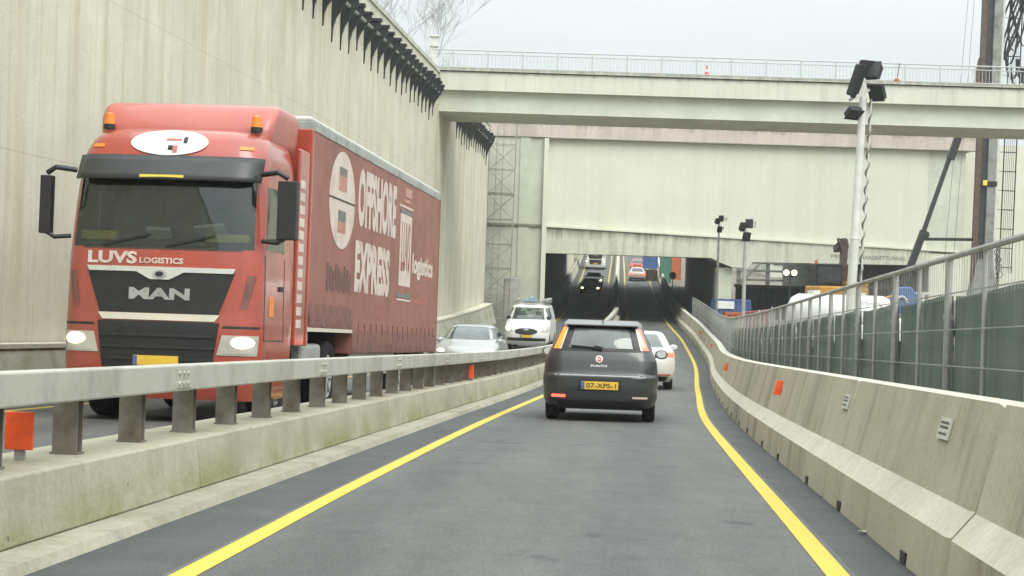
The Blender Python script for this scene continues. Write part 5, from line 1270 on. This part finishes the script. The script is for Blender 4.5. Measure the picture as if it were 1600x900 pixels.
container('blue_container', 'small blue container stacked beyond the right of the tunnel', 15.2, 213, 4.3, 1.5, 2.5, 1.5, M['cblue'], 0)
container('orange_container', 'small rusty orange crate below the blue container beyond the tunnel', 15.0, 209, 2.7, 1.3, 2.5, 1.4, M['rust'], 0)
hb = thing('sheet_pile_wall', 'dark sheet pile wall in the bay under the right tunnel opening', 'wall', (0, 131, 0))
b = MB(); pts = []
for i in range(26): a = 15.3+.42*i; pts += [(a, 0), (a+.14, 0), (a+.20, .18), (a+.35, .18)]
pts += [(15.3+.42*26, 0), (15.3+.42*26, .5), (15.3, .5)]
b.prism(pts, 2, -1.5, 2.0); obj('sheet_piling', b, M['mastblue'], hb)
b = MB(); b.box(15.2, 26.3, -.1, .6, 2.003, 2.2); obj('capping_beam', b, M['rust'], hb)
fr_ = thing('steel_frame', 'grey steel strut frame standing above the dark sheet piles in the bay', 'frame', (0, 146, 0))
b = MB()
for xx_ in (17.2, 19.4, 21.6, 24.2): b.box(xx_-.14, xx_+.14, -.14, .14, .5, 6)
for zz in (2.6, 3.3, 3.9, 4.6): b.box(17.0, 25.8, -.22, -.142, zz, zz+.16)
b.bar((17.2, -.3, 2.3), (19.4, -.3, 4.6), .14, .14); b.bar((21.6, -.3, 4.6), (24.2, -.3, 2.3), .14, .14)
obj('strut', b, M['galv'], fr_)
rs = thing('round_sign', 'round sign on a post by the right tunnel wall', 'sign', (14.95, 179, 1.7))
b = MB(); b.tube([(0, 0, 0), (0, 0, 1.6)], .04, 6); obj('post', b, M['galv'], rs)
b = MB(); b.lathe([(-.02, 0), (-.02, .34), (.02, .34), (.02, 0)], (0, -.05, 1.5), 'Y', 20); o = obj('disc', b, M['tail'], rs)
b = MB(); b.lathe([(-.03, 0), (-.03, .24)], (0, -.05, 1.5), 'Y', 20); obj('disc_field', b, M['offwhite'], o)
cr_ = thing('red_skip', 'dark red skip next to the white marker posts', 'skip', (13.25, 104, zr(104)+.5))
b = MB(); b.prism([(-.6, 0), (.5, 0), (.75, 1.15), (-.75, .95)], 1, -.8, .8); obj('tub', b, M['mred'], cr_, bevel=.03)
for x_, y_, h_, lab in ((12.9, 100, 1.75, 'thin white marker post left of its taller twin, behind the fence'), (13.3, 98, 1.95, 'taller white marker post right of the red skip')):
    t = thing('marker_post', lab, 'post', (x_, y_, -1.1), group='white marker posts')
    b = MB(); b.tube([(0, 0, 0), (0, 0, h_)], .05, 8); obj('post', b, M['offwhite'], t); b = MB(); b.box(-.2, .2, -.2, .2, 0, .12); obj('base', b, M['dark'], t)
gs = thing('graffiti_board', 'small green and red board leaning on the portal pillar', 'board', (12.75, 117.6, -.3))
b = MB(); b.prism([(-.45, 0), (.5, 0), (.5, 1.1), (.1, 1.5), (-.45, 1.4)], 1, -.03, .03); obj('board', b, M['cgreen'], gs)
b = MB(); b.prism([(-.1, .1), (.42, .1), (.3, .7), (.05, .8)], 1, -.04, -.031); obj('mark', b, M['truck_red2'], gs)
# white tank trailer
wt = thing('tank_trailer', 'white rounded tank trailer standing behind the fence by the tallest lamp post', 'tank trailer', (10.05, 62, zr(62)+.53), (0, 0, -.12))
b = MB(); b.lathe([(-1.15, 0), (-1.13, .25), (-1.02, .47), (-.8, .60), (1.9, .60), (2.1, .5), (2.2, .25), (2.22, 0)], (0, 0, 1.62), 'X', 30); obj('tank', b, M['white'], wt, smooth=40)
b = MB(); b.box(-1.0, 2.6, -.5, .5, .75, .9); b.bar((-1, 0, .82), (-2.0, 0, .6), .1, .1)
for xx_ in (-.8, .3, 1.4): b.box(xx_-.06, xx_+.06, -.55, .55, .9, 1.15)
obj('frame', b, M['offwhite'], wt)
for sx in (-.55, .55):
    for yy in (.1, 1.1):
        q = MB(); q.lathe([(-.1, .2), (-.11, .34), (-.06, .38), (.06, .38), (.11, .34), (.1, .2), (-.1, .2)], (yy, sx, .38), 'Y', 22); o = obj('wheel', q, M['rubber'], wt, smooth=40)
        q = MB(); q.lathe([(-.04, 0), (-.04, .21), (.04, .21), (.04, 0)], (yy, sx, .38), 'Y', 18); obj('rim', q, M['offwhite'], o)
b = MB(); b.tube([(-.3, 0, 2.2), (-.3, 0, 2.34)], .2, 14); b.tube([(1.2, 0, 2.2), (1.2, 0, 2.3)], .16, 14); obj('hatch', b, M['offwhite'], wt)
# white mudguard vehicle next to it
mv = thing('site_dumper', 'small white site dumper with curved mudguard right of the tallest lamp post', 'dumper', (11.2, 60, zr(60)+.53), (0, 0, -.1))
b = MB(); pts = [(.62*math.cos(a), .62*math.sin(a)+1.35) for a in np.linspace(.0, PI*.8, 14)]
for i in range(13):
    (xa, za), (xb, zb_) = pts[i], pts[i+1]; b.add([(xa, -.3, za), (xa, .3, za), (xb, .3, zb_), (xb, -.3, zb_)], [(0, 1, 2, 3)])
o = obj('mudguard', b, M['white'], mv); md = o.modifiers.new('s', 'SOLIDIFY'); md.thickness = .07
b = MB(); b.prism([(-.5, .5), (1.0, .5), (1.0, 1.45), (.75, 1.55), (-.1, 1.3), (-.5, 1.2)], 1, -.55, .55); obj('body', b, M['white'], mv, bevel=.05)
for yy in (-.6, .6):
    for xx_ in (-.3, .75): q = MB(); q.lathe([(-.12, .18), (-.12, .38), (-.06, .42), (.06, .42), (.12, .38), (.12, .18), (-.12, .18)], (xx_, yy, .42), 'Y', 20); obj('wheel', q, M['rubber'], mv, smooth=40)
# excavator
b = MB(); n = 20
ring = lambda rx, ry, z: [(16+rx*math.cos(2*PI*k/n)*(1+.08*math.sin(k*2.3)), 95+ry*math.sin(2*PI*k/n)*(1+.08*math.cos(k*1.7)), z) for k in range(n)]
zb_ = zr(95); b.add(ring(4.2, 4.4, zb_+.45)+ring(3.2, 3.4, zb_+.9)+ring(2.6, 2.8, zb_+1.11)+[(16, 95, zb_+1.115)],
    [(r_*n+k, r_*n+(k+1) % n, (r_+1)*n+(k+1) % n, (r_+1)*n+k) for r_ in (0, 1) for k in range(n)]+[(2*n+k, 2*n+(k+1) % n, 3*n) for k in range(n)])
struct('spoil_heap', b, M['site'], 60)
ex = thing('excavator', 'yellow excavator with black cab and raised boom left of the tallest lamp post', 'excavator', (16.0, 95, zr(95)+1.12), (0, 0, .1))
for sx in (-.9, .9):
    b = MB(); b.prism([(-1.7, .1), (-1.4, 0), (1.4, 0), (1.7, .1), (1.8, .45), (1.5, .8), (-1.5, .8), (-1.8, .45)], 0, sx-.28, sx+.28); obj('crawler_track', b, M['dark'], ex)
b = MB(); b.box(-1.25, 1.25, -1.5, 1.2, 1.0, 2.0); b.box(.3, 1.25, -1.5, .6, 2.0, 2.25); ub = obj('upper_body', b, M['machine'], ex, bevel=.1)
b = MB(); text_mb(b, 'H', lambda a, z: (a, -1.512, z), .1, .35, 1.55, 1.85, .05); text_mb(b, 'O', lambda a, z: (a, -1.512, z), .42, .7, 1.55, 1.85, .05); obj('lettering', b, M['truck_red'], ub)
b = MB(); b.box(-1.15, .15, -.6, .9, 2.02, 3.1); cb = obj('cab', b, M['black'], ex, bevel=.06)
b = MB(); b.box(-1.05, .05, -.625, -.603, 2.2, 2.95); obj('cab_window', b, M['glassdark'], cb)
b = MB(); b.box(.3, .65, .2, .6, 2.2, 3.1, rot=(0, 0, 0)); b.bar((.47, .5, 2.9), (.75, 1.2, 4.3), .34, .42); b.bar((.75, 1.2, 4.3), (.6, 2.4, 3.9), .28, .34); obj('boom', b, M['rust'], ex, bevel=.03)
b = MB(); b.bar((.3, .6, 2.5), (.62, 1.0, 4.0), .1, .1); b.tube([(.55, .6, 3.0), (.25, .8, 4.4), (.55, 1.1, 4.35)], .05, 6); obj('hydraulic_ram', b, M['dark'], ex)
b = MB(); b.lathe([(0, .08), (.16, .07), (.18, 0)], (-1.0, .0, 3.1), 'Z', 10); obj('beacon', b, M['orange'], ex)
# blue machine with yellow hose, and the white frame cab
bm_ = thing('pump_unit', 'blue pump unit with a hanging yellow hose behind the fence on the right', 'pump', (15.35, 75, zr(75)+.54), (0, 0, 0))
b = MB(); b.prism([(-.55, 0), (.55, 0), (.5, 2.3), (.1, 2.75), (-.35, 2.7), (-.55, 2.2)], 1, -.6, .6); obj('housing', b, M['cblue'], bm_, bevel=.06)
b = MB(); b.box(-.5, .5, -.62, -.605, .3, 1.7); obj('grille', b, M['mastgrey'], bm_)
b = MB(); b.tube([(-.8+.06*math.sin(t*7), -.3, 2.2-t*.3) for t in np.linspace(0, 6, 40)], .06, 6); b.bar((-.8, -.3, 2.3), (-.4, -.2, 2.4), .06, .06); obj('hose', b, M['machine'], bm_)
b = MB(); b.tube([(-.25+.25*math.cos(a), -.66, 1.9+.45*math.sin(a)) for a in np.linspace(.5, 2*PI-.5, 16)], .04, 6); obj('white_hose', b, M['offwhite'], bm_)
cf = thing('machine_cab', 'open white framed machine cab in front of the drill rig', 'cab', (17.1, 80, zr(80)+.54), (0, 0, .05))
b = MB()
def ring_(a0, a1, yy, z0, z1, w_=.07):
    b.bar((a0, yy, z0), (a0, yy, z1), w_, w_); b.bar((a1, yy, z0), (a1, yy, z1), w_, w_); b.bar((a0-w_/2, yy, z1), (a1+w_/2, yy, z1), w_, w_); b.bar((a0-w_/2, yy, z0), (a1+w_/2, yy, z0), w_, w_)
ring_(-.55, -.10, -.5, 1.35, 2.5, .1); ring_(.22, .9, -.45, 1.3, 2.5, .08); ring_(-.55, .9, .5, 1.3, 2.5, .07)
b.bar((-.55, -.5, 2.5), (-.55, .5, 2.5), .07, .07); b.bar((.9, -.45, 2.5), (.9, .5, 2.5), .07, .07); b.bar((-.1, -.5, 2.52), (.22, -.45, 2.52), .07, .07)
obj('frame', b, M['offwhite'], cf)
b = MB(); b.box(-.7, 1.0, -.6, .7, .4, 1.28); obj('body', b, M['mastgrey'], cf, bevel=.05)
b = MB(); b.box(.0, .5, 0, .5, 1.28, 2.0); obj('seat', b, M['seat'], cf, bevel=.05)
for yy in (-.6, .7):
    q = MB(); q.prism([(-.9, .1), (-.7, 0), (1.0, 0), (1.2, .1), (1.2, .4), (-.9, .4)], 1, yy-.15, yy+.15); obj('crawler_track', q, M['dark'], cf)

# scraps on the road
for (x_, y_, lab, a_) in ((2.26, 12.1, 'crumpled pale scrap on the dark strip near the right barrier', .5),):
    q = MB(); rnd = random.Random(int(y_*10)); vs = []
    for j in range(4):
        for i in range(4): vs.append((x_+(i-1.5)*.02+rnd.gauss(0, .005), y_+(j-1.5)*.02+rnd.gauss(0, .006), zr(y_)+.012+abs(rnd.gauss(0, .008))))
    q.add(vs, [(j*4+i, j*4+i+1, (j+1)*4+i+1, (j+1)*4+i) for j in range(3) for i in range(3)])
    o = tag(obj('paper_scrap', q, M['offwhite']), lab, 'litter'); md = o.modifiers.new('s', 'SOLIDIFY'); md.thickness = .003
# thin haze volume added over the whole cutting to lift the dark tones
b = MB(); b.box(-700, 700, -200, 700, -5.2, 42); hz = obj('haze', b, None); hz.data.materials.clear()
hm = bpy.data.materials.new('haze'); hm.use_nodes = True; hm.node_tree.nodes.clear()
vo = hm.node_tree.nodes.new('ShaderNodeVolumePrincipled'); ho = hm.node_tree.nodes.new('ShaderNodeOutputMaterial')
vo.inputs['Color'].default_value = (.93, .97, .93, 1); vo.inputs['Density'].default_value = .0004
hm.node_tree.links.new(vo.outputs[0], ho.inputs['Volume']); hz.data.materials.append(hm); hz['kind'] = 'stuff'
bpy.context.view_layer.update()
